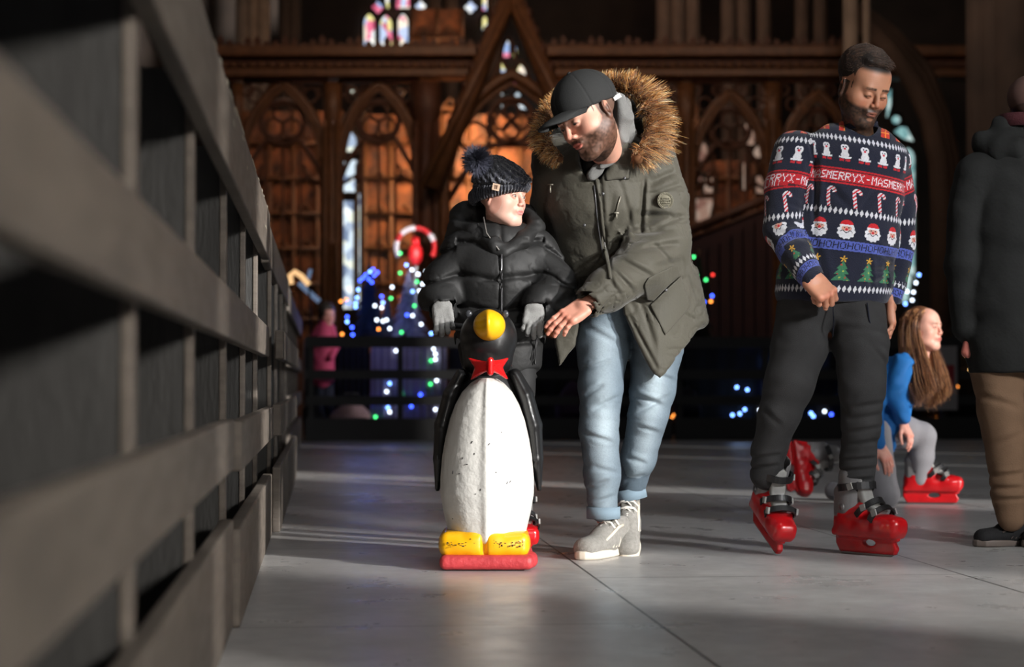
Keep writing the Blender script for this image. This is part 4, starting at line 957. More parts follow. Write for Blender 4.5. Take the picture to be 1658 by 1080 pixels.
    K.chain([(W(1072, 398, -.05), R(43)), (W(1030, 437, -.17), R(40)), (W(985, 470, -.26), R(33)), (W(958, 487, -.30), R(27))], .03)
    K.chain([(W(903, 262, .0), R(42)), (W(901, 340, .10), R(40)), (W(905, 420, .20), R(38)), (W(915, 470, .24), R(34))], .03)
    K.ell(W(962, 255, -.15), (R(24), .09, R(36)), .02, op='s')
    K.cap(W(958, 487, -.30), W(935, 499, -.33), R(20), R(22), .004, op='s')
    cr = creases(D, [(1040, 270, 1078, 248, 4, .008), (1050, 300, 1090, 282, 5, .010), (1046, 322, 1100, 300, 4, .007), (1030, 352, 1095, 355, 5, .012), (1055, 375, 1105, 352, 4, .009), (1020, 385, 1085, 375, 5, .010), (1030, 410, 1095, 398, 5, .011), (1000, 430, 1050, 455, 5, .010), (985, 445, 1020, 480, 4, .009),
        (975, 455, 1000, 490, 4, .008), (1052, 400, 1080, 430, 4, .008), (1040, 292, 1035, 380, 3, .010), (1060, 218, 1045, 285, 3, .007), (1020, 330, 1000, 420, 5, .006), (990, 320, 975, 400, 5, .006), (1000, 300, 1022, 380, 4, .005),
        (1070, 470, 1110, 450, 4, .008), (1085, 500, 1125, 520, 4, .006), (1060, 520, 1080, 480, 3, .006), (1010, 505, 1060, 600, 3, .007), (1030, 480, 1055, 560, 4, .006), (1100, 420, 1128, 500, 3, .005), (1045, 440, 1100, 425, 5, .007), (965, 262, 985, 480, 3, .006)])
    wr0 = W(950, 491, -.30)
    def dsp(x, y, z):
        n = vn(x, y, z, 8); m_ = vn(x*1.3, y, z*1.3, 19, 2); wr = np.minimum(np.abs(vn(x*.7, y, z*1.8, 15, 4)), np.abs(vn(x*1.2+z*.6, y, z*1.2-x*.6, 24, 6))*1.5)
        k_ = sstep(.04, .16, np.sqrt((x-wr0[0])**2+(y-wr0[1])**2+(z-wr0[2])**2))
        return k_*cr(x, y, z)*(y < D+.05)+.004*n+.003*m_+.006*np.clip(1-wr/.13, 0, 1)*np.clip(n+.6, 0, 1)
    pm = mat('olive_parka_cloth', rgb(68, 65, 54), .72, bump=.12, bscale=120, var=.15, vscale=6, sheen=.15)
    pv, pq = K.mesh(.0048, dsp); po = t.add('parka', (pv, pq), pm); on = lambda a, b, o=.002: surf(pv, W, a, b, o)
    dkm = mat('parka_dark_lining', rgb(28, 28, 24), .8)
    # ribbed cuff, placket, pockets, badge, cords
    m = MB(); m.tube([on(a, b, .004) for a, b in ((966, 290), (969, 310), (972, 330), (974, 355), (977, 380), (981, 405), (985, 430), (988, 450))], R(3), 6); t.add('placket', m.get(), pm, po)
    m = MB(); m.tube([on(a, b, .001) for a, b in ((962, 300), (964, 320), (966, 345), (969, 370), (973, 395), (977, 420))], R(1.2), 6); t.add('zip', m.get(), MATS['zip_gunmetal'], po)
    def flap(nm, pl, th=.006, lift=.002):
        g = {};
        def f(x, z):
            X_ = np.broadcast_arrays(x, z); sh = X_[0].shape; xs = X_[0].ravel(); zs = X_[1].ravel(); o = np.zeros(len(xs))
            cand = pv[(pv[:, 1] < D+.02)]; lo = (cand[:, [0, 2]].min(0)); ij = ((cand[:, [0, 2]]-lo)/.012).astype(int); key = ij[:, 0]*4096+ij[:, 1]
            if 'd' not in g:
                d = {}
                for k_, y_ in zip(key, cand[:, 1]):
                    if y_ < d.get(k_, 9e9): d[k_] = y_
                g['d'] = d
            kk = ((xs-lo[0])/.012).astype(int)*4096+((zs-lo[1])/.012).astype(int); o = np.array([g['d'].get(int(k_), np.nan) for k_ in kk]); o = np.where(np.isnan(o), np.nanmedian(o) if np.isfinite(o).any() else D, o)
            return o.reshape(sh)
        pw = pp(pl); xs = [p[0] for p in pw]; zs = [p[1] for p in pw]; x0, x1, z0, z1 = min(xs)-.03, max(xs)+.03, min(zs)-.03, max(zs)+.03
        gx = np.linspace(x0, x1, 14); gz = np.linspace(z0, z1, 14); G_ = f(gx[:, None], gz[None, :]); 
        for _ in range(3): G_[1:-1, 1:-1] = (G_[:-2, 1:-1]+G_[2:, 1:-1]+G_[1:-1, :-2]+G_[1:-1, 2:]+G_[1:-1, 1:-1])/5
        def yc(a, b):
            u = np.clip((a-x0)/(x1-x0)*13, 0, 12.999); v = np.clip((b-z0)/(z1-z0)*13, 0, 12.999); u, v = np.broadcast_arrays(u, v); i = u.astype(int); j = v.astype(int); fu = u-i; fv = v-j
            return G_[i, j]*(1-fu)*(1-fv)+G_[i+1, j]*fu*(1-fv)+G_[i, j+1]*(1-fu)*fv+G_[i+1, j+1]*fu*fv-lift
        F_ = Solid(); F_.slab(pw, yc, th, .004, .0); F_.p[0] = (F_.p[0][0], np.array([x0, np.nanmin(G_)-.03, z0]), np.array([x1, np.nanmax(G_)+.03, z1]), 0, 'u')
        t.add(nm, F_.mesh(.0035), pm, po)
    flap('pocket_flap', [(976, 288), (984, 274), (1012, 275), (1017, 284), (1016, 297), (996, 298), (978, 301)], .008)
    flap('pocket_flap', [(1035, 468), (1042, 456), (1085, 434), (1094, 434), (1096, 447), (1052, 491), (1042, 489)], .008)
    flap('patch_pocket', [(1047, 497), (1098, 449), (1116, 498), (1072, 545)], .005)
    m = MB()
    for a, b in ((1011, 289), (946, 365), (976, 314), (1078, 470)): m.ball(on(a, b, .010), R(2.6), 8, sc=(1, .5, 1))
    t.add('snap_button', m.get(), MATS['zip_gunmetal'], po)
    m = MB(); m.tube([on(1005, 318), on(1001, 330), on(998, 342)], R(1.1), 6); m.box(on(998, 345, .004), (R(4), .003, R(1.2))); m.box(on(998, 350, .004), (R(1.2), .003, R(4)))
    m.tube([on(887, 299), on(895, 299)], R(1.1), 6); m.tube([on(891, 300), on(891, 312)], R(1.1), 6)
    t.add('drawcord', m.get(), mat('cord_pale_metal', rgb(150, 145, 132), .4, metal=.4), po)
    # round embroidered badge on the sleeve: two rings around lines of small raised letters
    bm = mat('badge_thread', rgb(112, 108, 92), .7); bc = on(1077, 325, .001); Rb = rotm(0, 0, 16)
    m = MB(); Bd = Solid(); 
    v, f = band((0, 0, 0), (1, 0, 0), (0, 0, 1), R(10.5), R(10.5), .006, R(1.2)); m.raw(v@Rb.T+bc, f); v, f = band((0, 0, 0), (1, 0, 0), (0, 0, 1), R(12.5), R(12.5), .006, R(1.0)); m.raw(v@Rb.T+bc, f)
    for k in range(18):
        a = 2*math.pi*k/18; m.box(bc+Rb@np.array([R(11.8)*math.cos(a), -.002, R(11.8)*math.sin(a)]), (R(.6), .002, R(.6)), Rb)
    for r_, zz in ((6, 3.6), (8, 0), (6.5, -3.8)):
        for k in range(6): m.box(bc+Rb@np.array([R(-r_+2*r_*k/5), -.002, R(zz)]), (R(.7), .002, R(1.3)), Rb@rotm(0, (-1)**k*18, 0))
    m.lathe([(R(12.5), -.004), (R(12.5), .0)], bc, 20, Rb@rotm(90, 0, 0)); t.add('sleeve_badge', m.get(), bm, po, label='round raised badge on the sleeve')
    # fur-trimmed hood
    Hd = Solid(); Hd.ell(W(985, 195, .10), (R(70), .12, R(62)), .04); Hd.ell(W(965, 190, .02), (R(52), .16, R(60)), .03, op='s'); Hd.ell(W(1000, 245, .06), (R(60), .1, R(30)), .04)
    Hd.chain([(W(1035, 170, .04), R(16)), (W(1050, 215, .0), R(18)), (W(1035, 260, -.06), R(16))], .03); Hd.chain([(W(900, 215, .04), R(16)), (W(890, 245, -.02), R(16)), (W(915, 270, -.08), R(14))], .03)
    hood = t.add('hood', Hd.mesh(.006), dkm, po)
    path = np.array([0, -.10, 0])+np.array([W(905, 262, -.12), W(886, 246, -.09), W(876, 222, -.04), W(888, 185, .05), W(930, 150, .12), W(968, 140, .10), W(1003, 142, .05), W(1030, 152, .02), W(1050, 178, -.01), W(1057, 208, -.03), W(1050, 238, -.07), W(1030, 262, -.115)])
    Rg = np.array([R(a) for a in (10, 14, 15, 14, 14, 12, 15, 20, 22, 24, 22, 16)])
    u = np.linspace(0, len(path)-1, 400); pathf = np.stack([np.interp(u, range(len(path)), path[:, i]) for i in range(3)], 1); rf = np.interp(u, range(len(path)), Rg)
    Fc = Solid(); Fc.chain([(path[i], Rg[i]*.62) for i in range(len(path))], .02)
    fm = mat('fur_fibre', attr=True, rough=.6, sheen=.3); fu = t.add('fur_base', Fc.mesh(.006), mat('fur_underlayer', rgb(96, 60, 30), .9), hood)
    N = 9500; ii = npr.randint(0, 400, N); c = pathf[ii]; tg = np.gradient(pathf, axis=0)[ii]; tg /= np.linalg.norm(tg, axis=1, keepdims=True)
    d = npr.normal(size=(N, 3)); d -= tg*(d*tg).sum(1, keepdims=True); d /= np.linalg.norm(d, axis=1, keepdims=True)
    fc = W(968, 205, -.1); out = c-fc; out /= np.linalg.norm(out, axis=1, keepdims=True)
    cl = npr.normal(size=(160, 3))*.45; cid = ((ii/400.*160).astype(int)+npr.randint(-1, 2, N)) % 160
    rr_ = rf[ii][:, None]; L_ = rr_*(.75+.55*npr.rand(N, 1)); tt = np.linspace(0, 1, 5)[None, :, None]
    pl = (c+d*rr_*.55)[:, None, :]+d[:, None, :]*L_[:, None, :]*.55*tt+((out*.45+cl[cid]*.45+np.array([.05, -.1, -.15]))*L_)[:, None, :]*tt**1.6
    V, Q = fibres(pl, .0011); pal = lin(np.array([(214, 146, 66), (240, 190, 112), (140, 82, 34), (246, 222, 176), (84, 50, 28), (222, 154, 70)])/255.)
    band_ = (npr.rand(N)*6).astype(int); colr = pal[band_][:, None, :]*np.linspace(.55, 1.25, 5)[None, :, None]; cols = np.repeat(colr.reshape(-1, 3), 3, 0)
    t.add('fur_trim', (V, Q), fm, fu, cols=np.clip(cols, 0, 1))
    # jeans
    Jn = Solid()
    Jn.chain([(W(985, 490, .0), R(46)), (W(976, 560, -.02), R(42)), (W(973, 625, -.05), R(35)), (W(970, 700, -.05), R(31)), (W(975, 770, -.03), R(28.5)), (W(976, 822, -.02), R(24))], .02)
    Jn.chain([(W(1055, 490, .03), R(50)), (W(1062, 560, .02), R(44)), (W(1057, 630, .0), R(36)), (W(1050, 670, .01), R(32)), (W(1034, 740, .07), R(28)), (W(1021, 792, .13), R(22.5))], .02)
    Jn.cap(W(1000, 480, .0), W(1045, 480, .02), R(48), R(50), .03)
    cj = creases(D, [(940, 600, 985, 585, 4, .006), (945, 640, 975, 622, 4, .007), (955, 665, 1000, 640, 4, .006), (942, 700, 990, 715, 4, .005), (950, 790, 985, 775, 4, .007), (955, 815, 995, 800, 4, .007), (960, 755, 1000, 765, 4, .005), (948, 530, 1000, 560, 5, .005), (1025, 640, 1070, 655, 4, .008), (1030, 668, 1080, 640, 4, .007), (1030, 690, 1066, 700, 4, .005), (1050, 600, 1095, 620, 4, .005), (1012, 780, 1045, 770, 4, .006), (1015, 740, 1048, 752, 4, .005), (1030, 540, 1060, 600, 4, .005)])
    v, q = Jn.mesh(.0048, lambda x, y, z: cj(x, y, z)*1.3+jeans_folds(x, y, z, .0016)+.0028*np.clip(1-np.abs(vn(x*.6+z*.3, y, z*1.9, 17, 8))/.16, 0, 1)*np.clip(.6+vn(x, y, z, 6, 9), 0, 1))
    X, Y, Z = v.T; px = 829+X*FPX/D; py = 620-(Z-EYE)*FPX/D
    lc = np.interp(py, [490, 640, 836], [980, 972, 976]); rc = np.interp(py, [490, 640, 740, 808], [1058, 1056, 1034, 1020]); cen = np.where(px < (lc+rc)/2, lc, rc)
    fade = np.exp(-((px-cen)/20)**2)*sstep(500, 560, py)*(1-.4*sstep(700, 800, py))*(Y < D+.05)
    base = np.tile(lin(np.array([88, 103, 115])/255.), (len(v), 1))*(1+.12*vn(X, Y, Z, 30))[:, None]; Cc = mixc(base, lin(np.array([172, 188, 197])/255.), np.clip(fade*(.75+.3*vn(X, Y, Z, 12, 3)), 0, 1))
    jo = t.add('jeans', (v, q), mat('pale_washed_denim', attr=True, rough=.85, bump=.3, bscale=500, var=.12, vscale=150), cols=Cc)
    dn = mat('turned_denim_hem', rgb(122, 142, 156), .85, bump=.3, bscale=400)
    for x, y, dy, rr2, a in ((977, 830, -.02, 26, 0), (1021, 800, .13, 25, -12)):
        v, f = band(W(x, y, dy), rotm(0, a, 0)@np.array([1, 0, 0]), (0, 1, 0), R(rr2-1), R(rr2-1), R(19), .005); t.add('turned_hem', (v, f), dn, jo)
    um = mat('grey_knit_upper', rgb(146, 143, 137), .85, bump=.4, bscale=350, var=.25, vscale=90); ws_ = mat('white_foam_sole', rgb(216, 206, 190), .6, var=.15, vscale=20); gl = mat('shoe_grey_trim', rgb(92, 90, 84), .8); lc_ = mat('white_lace', rgb(222, 218, 210), .8)
    o = W(980, 700); sneaker(t, (rotm(0, 0, -122), np.array([o[0]+.01, D-.02, 0])), 1.12, um, (ws_, gl, lc_))
    o = W(1020, 700); sneaker(t, (rotm(0, 0, -94)@rotm(0, 30, 0), np.array([o[0]-.0, D+.15, .075])), 1.08, um, (ws_, gl, lc_))
build_parka()
# ================================================================ man in the Christmas jumper
FONT = {'M': '10001 11011 10101 10101 10001 10001 10001', 'E': '11111 10000 10000 11110 10000 10000 11111', 'R': '11110 10001 10001 11110 10100 10010 10001',
        'Y': '10001 10001 01010 00100 00100 00100 00100', 'X': '10001 01010 00100 00100 00100 01010 10001', '-': '00000 00000 00000 01110 00000 00000 00000',
        'A': '00100 01010 10001 10001 11111 10001 10001', 'S': '01111 10000 10000 01110 00001 00001 11110', 'H': '10001 10001 10001 11111 10001 10001 10001', 'O': '01110 10001 10001 10001 10001 10001 01110'}
GL = {k: np.array([[int(c) for c in r] for r in v.split()]) for k, v in FONT.items()}
def text_mask(u, v, s, pitch, hgt, phase=0.):
    """u along the band, v 0..hgt downwards"""
    n = len(s); k = np.floor((u-phase)/pitch).astype(int); fu = (u-phase)/pitch-k; col = np.floor(fu*6.0).astype(int); row = np.floor(v/hgt*7).astype(int)
    A = np.stack([GL[c] for c in s]); ok = (col >= 0) & (col < 5) & (row >= 0) & (row < 7)
    return ok & (A[k % n, np.clip(row, 0, 6), np.clip(col, 0, 4)] > 0)
def chart(u, v, cuff=None, presents=None):
    """colours of the knitted pattern; u round the body, v downwards, one unit = one picture pixel on the jumper"""
    N = len(u); C = np.tile(lin(np.array([20, 24, 44])/255.), (N, 1))
    def put(m, c): C[m] = lin(np.array(c)/255.)
    cell = lambda sp, o=0.: (u-o+sp/2) % sp-sp/2
    W_, RD, NV = (222, 222, 226), (186, 22, 34), (20, 24, 44)
    for vc in (226, 345, 468):
        a = cell(8); put((np.abs(a)/3.2+np.abs(v-vc)/6.0 < 1), W_)
    a = cell(34, 8); b = v-250
    body = ((a/5.4)**2+((b-1)/9.)**2 < 1)*1 | (((np.abs(a)-2.6)/4.3)**2+((b+8)/5.2)**2 < 1) | ((np.abs(a) < 10.5-.2*(b-8)) & (np.abs(b-9-.12*np.abs(a)*-1) < 1.3) & (np.abs(a) > 2)) | ((a/7.)**2+((b-4)/6.)**2 < 1)
    put(body.astype(bool), W_); put((np.abs(b-12.5) < 1.8) & (np.abs(a) < 9.5) & (np.abs(a) > 1.2), (190, 30, 40)); put(((np.abs(a)-2.4)**2+(b+9)**2 < 1.6), NV); put((a**2*.7+(b+6)**2 < 3.4), (210, 40, 60))
    band = (v > 276) & (v < 302); put(band, RD); put(band & ((np.abs(v-279.5) < .9) | (np.abs(v-298.5) < .9)), (60, 10, 24)); put(band & text_mask(u, v-282.5, 'X-MASMERRY', 11.0, 13, 3), W_)
    a = cell(41, 4); b = v-323; a2 = a-.22*b
    stem = (np.abs(a2+2) < 2.9) & (b > -8) & (b < 16); hk = (np.abs(np.hypot(a2-3.2, b+8)-5.2) < 2.9) & (b < -6.5); m_ = stem | hk
    put(m_, W_); put(m_ & (((b+a2*.8) % 6.0) < 2.9), (206, 32, 44))
    a = cell(41, -4); b = v-373
    rr = np.hypot(a/13., (b-4)/12.); th = np.arctan2(b-4, a); put(rr < 1+.07*np.cos(th*11), W_); put(((a/7.5)**2+((b+1)/4.6)**2 < 1), (214, 160, 140)); put((b < -5) & ((a/10.)**2+((b+5)/10.)**2 < 1), (200, 26, 36)); put((np.abs(b+5.5) < 1.5) & (np.abs(a) < 10.5), W_)
    put((a**2+(b-1)**2 < 5), (206, 36, 44)); put((np.abs(b-4.5-1.8*np.cos(a*.55)) < .8) & (np.abs(a) < 9), NV); put((np.abs(np.abs(a)-3.4)**2+(b+2)**2 < 1.1), NV)
    band = (v > 392) & (v < 408); put(band, (84, 98, 178)); put(band & text_mask(u, v-394.5, 'HO', 10.5, 11, 1), NV)
    a = cell(39, 0); b = v-438; tr = np.zeros(N, bool)
    for t0, hh, ww in ((-14, 13, 8), (-6, 13, 11), (3, 14, 14)): tr |= (b > t0) & (b < t0+hh) & (np.abs(a) < ww*(b-t0)/hh)
    put(tr, (58, 122, 86)); put(tr & ((np.floor(a/4)+np.floor(b/5)*2) % 5 == 0) & (((a % 4-2)**2+(b % 5-2.5)**2) < 2.2), (190, 70, 56)); put(tr & ((np.floor(a/4)*2+np.floor(b/5)) % 7 == 0) & (((a % 4-2)**2+(b % 5-2.5)**2) < 2), (170, 180, 80))
    th = np.arctan2(b+17, a); put(np.hypot(a, b+17) < 3.2+2.6*np.cos(5*(th+math.pi/2)), (222, 170, 60))
    if cuff is not None:
        m_ = v > 440; C[m_] = lin(np.array(NV)/255.); a = cell(8); put(m_ & (np.abs(a)/3.2+np.abs(v-448)/5.5 < 1), W_); band = (v > 455) & (v < 468); put(band, (84, 98, 178)); put(band & text_mask(u, v-457, 'HO', 10, 9, 1), NV)
    if presents is not None:
        a = cell(36, 14); b = v-206; m_ = presents & (np.abs(a+.2*b) < 9) & (np.abs(b) < 7); put(m_, (206, 50, 30)); put(m_ & ((np.abs(a+.2*b) < 1.2) | (np.abs(b+2) < 1)), (236, 150, 60)); put(presents & (np.hypot(np.abs(a)-3.5, b+9) < 2.8), (224, 90, 40))
    return C
def arm_uv(x, y, z, path, k):
    """distance along a path of joints and angle around it, in picture-pixel units"""
    best = np.full(len(x), 9e9); L_ = np.zeros(len(x)); A = np.zeros(len(x)); acc = 0.
    for (p, r0), (q, r1) in zip(path[:-1], path[1:]):
        e = q-p; l = np.linalg.norm(e); d = e/l; w_ = np.stack([x-p[0], y-p[1], z-p[2]], 1); tr = w_@d; t = np.clip(tr, 0, l); o = w_-t[:, None]*d; t = np.where((acc == 0) & (tr < 0), tr, t); dd = np.linalg.norm(o, axis=1)-(r0+(r1-r0)*t/l)
        f = nrm(np.array([0, -1, 0])-d*(-d[1])); s_ = np.cross(d, f); ang = np.arctan2(o@s_, o@f); m_ = dd < best
        best[m_] = dd[m_]; L_[m_] = acc+t[m_]; A[m_] = ang[m_]*r0; acc += l
    return best, L_*k, A*k
def build_jumper():
    D = 7.22; W = Ref(D); R = W.R; U = (1, 0, 0); kpx = FPX/D
    t = Thing('person', 'dark-haired bearded man in navy Christmas jumper and red hire skates looking down', 'person', (W(1350, 800)[0], D, 0))
    Rh = rotm(25, 3, 27); ch = W(1396, 146, -.06)
    (hv, hq), hc, (ev, ef), ec = head((Rh, ch), 1.04, (190, 134, 104), (138, 84, 70), (36, 26, 20), beard=((44, 32, 24), .92), hairc=(34, 26, 22), h=.0022, slit=.0010, neck=W(1390, 240, .0), gaze=-.7, lid=.0035)
    P_ = [(hv, hq)]; C_ = [hc]; sk = (196, 136, 108)
    Rf = frame((.62, -.35, -.70), (.10, -.85, .50)); p = W(1311, 449, -.19)
    (v, q), vl = hand((Rf, p), 1.12, 1, r=.0098, spread=1.0, per=[(62, 92, 50), (66, 92, 50), (66, 92, 50), (70, 92, 50)], thumb=(-6, 48, -10), wrist=.018); P_.append((v, q)); C_.append(hand_cols(vl, sk))
    Rf = frame((.05, -.2, -1), (1, -.1, 0)); p = W(1441, 492, .02); (v, q), vl = hand((Rf, p), 1.0, 1, per=[(25, 35, 20)]*4, wrist=.05); P_.append((v, q)); C_.append(hand_cols(vl, sk))
    bv, bq = body_mesh([[(W(1390, 215), .05), (W(1380, 270), .07), (W(1360, 380), .08), (W(1345, 480), .08)], [(W(1285, 250), .04), (W(1270, 370, -.03), .035), (W(1289, 410, -.10), .03), (W(1313, 451, -.19), .024)], [(W(1440, 265, .02), .04), (W(1452, 400, .08), .035), (W(1441, 492, .02), .024)],
        [(W(1300, 500), .07), (W(1268, 650), .045), (W(1241, 745, .03), .025)], [(W(1390, 500), .07), (W(1395, 650), .045), (W(1389, 760), .025)]])
    P_.append((bv, bq)); C_.append(np.tile(lin(np.array(sk)/255.), (len(bv), 1)))
    t.add('body', merge(P_), skin_m, cols=np.concatenate(C_)); t.add('eyes', (ev, ef), eye_m, cols=ec)
    # hair: short sides, longer combed top
    s = 1.04; H = Solid(); H.ell((0, .028, .068), (.083, .098, .084), .015); H.ell((0, -.040, .116), (.054, .040, .020), .02); H.ell((0, -.108, .058), (.066, .062, .056), .012, op='s'); H.ell((0, -.035, -.06), (.12, .10, .075), .01, op='s')
    for x in (-1, 1): H.ell((x*.085, .0, -.005), (.022, .030, .042), .006, op='s')
    v, q = H.mesh(.004, lambda x, y, z: .002*vn(x, y, z, 60)); hm = mat('dark_hair', rgb(36, 27, 22), .5, bump=.5, bscale=90, stretch=(1, 4, 1)); hb = t.add('hair', (v@(Rh*s).T+ch, q), hm)
    N = 3800; fc = npr.randint(0, len(q), N); v0 = v[q[fc]].mean(1); keep = (v0[:, 2] > .055); v0 = v0[keep]; n_ = len(v0); tt = np.linspace(0, 1, 5)[None, :, None]
    out = v0-np.array([0, .028, .05]); out /= np.linalg.norm(out, axis=1, keepdims=True); cmb = np.array([.75, -.35, .05])+npr.normal(size=(n_, 3))*.10; cmb = cmb-out*((cmb*out).sum(1, keepdims=True))*.9; L_ = (.016+.020*npr.rand(n_, 1))*np.clip((v0[:, 2:]-.03)/.08, .35, 1.1)
    pl = v0[:, None, :]-out[:, None, :]*.003+(cmb*L_)[:, None, :]*tt+(out*.006)[:, None, :]*np.sin(tt*2.6)
    V, Q = fibres(pl, .0014); c_ = np.repeat(np.repeat(lin(np.array([(74, 55, 43)])/255.)*(.6+.9*npr.rand(n_, 1)), 5, 0), 3, 0); t.add('hair_strands', (V@(Rh*s).T+ch, Q), hairm, hb, cols=c_)
    # jumper
    J = Solid()
    tors = [(1386, 262, 48, 0), (1374, 320, 53, 0), (1364, 390, 56, 0), (1352, 450, 57, 0), (1348, 474, 56, 0)]
    J.chain([(W(a, b, c), R(r)) for a, b, r, c in tors], .03, 1.62, U)
    J.cap(W(1302, 246, .0), W(1440, 262, .0), R(31), R(31), .04); J.cap(W(1350, 226, .0), W(1420, 232, .0), R(26), R(26), .04); J.cap(W(1388, 222, .0), W(1392, 206, -.01), R(36), R(31), .012)
    A1 = [(W(1287, 246, .0), R(35)), (W(1272, 305, -.02), R(34.5)), (W(1268, 372, -.03), R(33)), (W(1287, 408, -.10), R(28)), (W(1317, 452, -.19), R(21.5))]
    A2 = [(W(1442, 262, .02), R(31)), (W(1456, 330, .06), R(28)), (W(1456, 395, .08), R(25)), (W(1449, 460, .05), R(19)), (W(1443, 492, .03), R(15))]
    J.chain(A1, .012); J.chain(A2, .012)
    J.box(W(1348, 540, 0), (.4, .4, R(50)), .004, .008, rotm(0, 1.5, 0), op='s'); J.cap(W(1392, 216, -.02), W(1398, 150, -.05), R(27), R(27), .008, op='s'); J.cap(W(1322, 457, -.20), W(1340, 478, -.24), R(17), R(20), .003, op='s')
    cr = creases(D, [(1330, 300, 1375, 350, 6, .006), (1420, 300, 1380, 350, 6, .005), (1400, 400, 1442, 425, 5, .007), (1395, 440, 1445, 440, 5, .008), (1400, 465, 1440, 450, 5, .007), (1310, 380, 1330, 470, 6, .007), (1256, 380, 1300, 392, 4, .008), (1250, 400, 1290, 385, 4, .006), (1318, 250, 1312, 372, 4, .010), (1300, 210, 1320, 290, 3, .005), (1260, 330, 1298, 340, 4, .004), (1290, 440, 1310, 425, 3, .004), (1425, 430, 1432, 475, 4, .006), (1398, 420, 1402, 470, 4, .006)])
    v, q = J.mesh(.0042, lambda x, y, z: cr(x, y, z)+.005*vn(x, y, z*.7, 8)+.0015*vn(x, y, z, 30, 4))
    v, q = subdiv(v, q); X, Y, Z = v.T
    px = 829+X*kpx; py = 620-(Z-EYE)*kpx
    d1, l1, a1 = arm_uv(X, Y, Z, A1, kpx); d2, l2, a2 = arm_uv(X, Y, Z, A2, kpx)
    cxx = np.interp(py, [a[1] for a in tors], [a[0] for a in tors]); hw = np.interp(py, [a[1] for a in tors], [a[2]*1.6 for a in tors]); th = np.arcsin(np.clip((px-cxx)/(hw*1.04), -1, 1)); th = np.where(Y < D+.02, th, np.pi-th)
    rt = hw/1.6; u = th*84; ptx = th
    vt = py-np.interp(py, [230, 300, 400, 470], [.18, .16, .12, .03])*(px-1372)-3
    tq = np.hypot((px-cxx)/1.6, (Y-D)*kpx)-rt
    isar1 = (d1*kpx < tq-1.0) & (px < 1345) & (py > 212) | ((px < 1296) & (py < 330)); isar2 = (d2*kpx < tq-1.0) & (px > 1425) & (py > 250)
    C = chart(u, vt, presents=np.abs(u) > 22)
    v1 = 238+l1*.95-.14*a1; m_ = isar1; C[m_] = chart(-a1[m_]+6, v1[m_], cuff=1, presents=(v1[m_] < 214))
    v2 = 252+l2*.93; m_ = isar2; C[m_] = chart(-a2[m_]+12, v2[m_], cuff=1)
    C *= (1+.10*vn(X, Y, Z, 260))[:, None]
    jm = mat('knitted_wool', attr=True, rough=.95, bump=.45, bscale=330, sheen=.2)
    jo = t.add('christmas_jumper', (v, q), jm, cols=C, label='navy knitted jumper with rows of penguins, canes, bearded faces and trees')
    m = MB(); v, f = band(W(1391, 208, -.01), (1, .05, .12), (0, 1, -.12), R(28), R(29), .022, .007); t.add('ribbed_collar', (v, f), mat('navy_rib', rgb(18, 22, 40), .95, bump=.6, bscale=300), jo)
    # jeans
    L = Solid()
    L.chain([(W(1302, 492, .0), R(43)), (W(1295, 560, -.0), R(45)), (W(1278, 620, -.03), R(40)), (W(1262, 672, -.02), R(33)), (W(1245, 730, .02), R(27)), (W(1240, 768, .04), R(26))], .02)
    L.chain([(W(1390, 492, .0), R(42)), (W(1394, 560, -.02), R(44)), (W(1396, 625, -.04), R(37)), (W(1394, 690, -.02), R(31)), (W(1389, 745, .01), R(28)), (W(1388, 784, .02), R(28))], .02)
    L.cap(W(1318, 492, .0), W(1378, 492, .0), R(44), R(44), .03)
    cj = creases(D, [(1350, 520, 1330, 580, 5, .006), (1365, 680, 1425, 668, 4, .007), (1362, 700, 1428, 690, 4, .008), (1372, 660, 1430, 650, 4, .006), (1366, 720, 1424, 712, 4, .006), (1228, 660, 1260, 690, 5, .006), (1362, 745, 1418, 740, 3, .008), (1360, 762, 1418, 756, 3, .009), (1362, 778, 1415, 774, 3, .009), (1216, 742, 1262, 735, 3, .008), (1214, 758, 1262, 752, 3, .009), (1352, 530, 1432, 540, 5, .004), (1250, 520, 1340, 500, 5, .004), (1400, 560, 1440, 600, 4, .004)])
    jo = t.add('jeans', L.mesh(.0048, lambda x, y, z: cj(x, y, z)+jeans_folds(x, y, z, .0025, seed=4)), mat('charcoal_denim', rgb(45, 44, 44), .85, bump=.35, bscale=450, var=.22, vscale=30))
    m = MB(); m.tube([W(1348, 492, -.12), W(1350, 520, -.13), W(1348, 545, -.10)], R(1.2), 5); m.tube([W(1404, 490, -.11), W(1408, 520, -.105), W(1418, 548, -.08)], R(1.2), 5); t.add('seam', m.get(), MATS['navy_rib'], jo)
    # hire skates: one nearly nose-on and lifted, one three-quarter
    o = W(1240, 700); skate(t, (rotm(0, 0, -76)@rotm(0, 24, 0)@rotm(-4, 0, 0), np.array([o[0]+.005, D+.10, .055])), .97)
    o = W(1391, 700); skate(t, (rotm(0, 0, -50), np.array([o[0]+.010, D-.02, 0])), .98)
    return t
build_jumper()
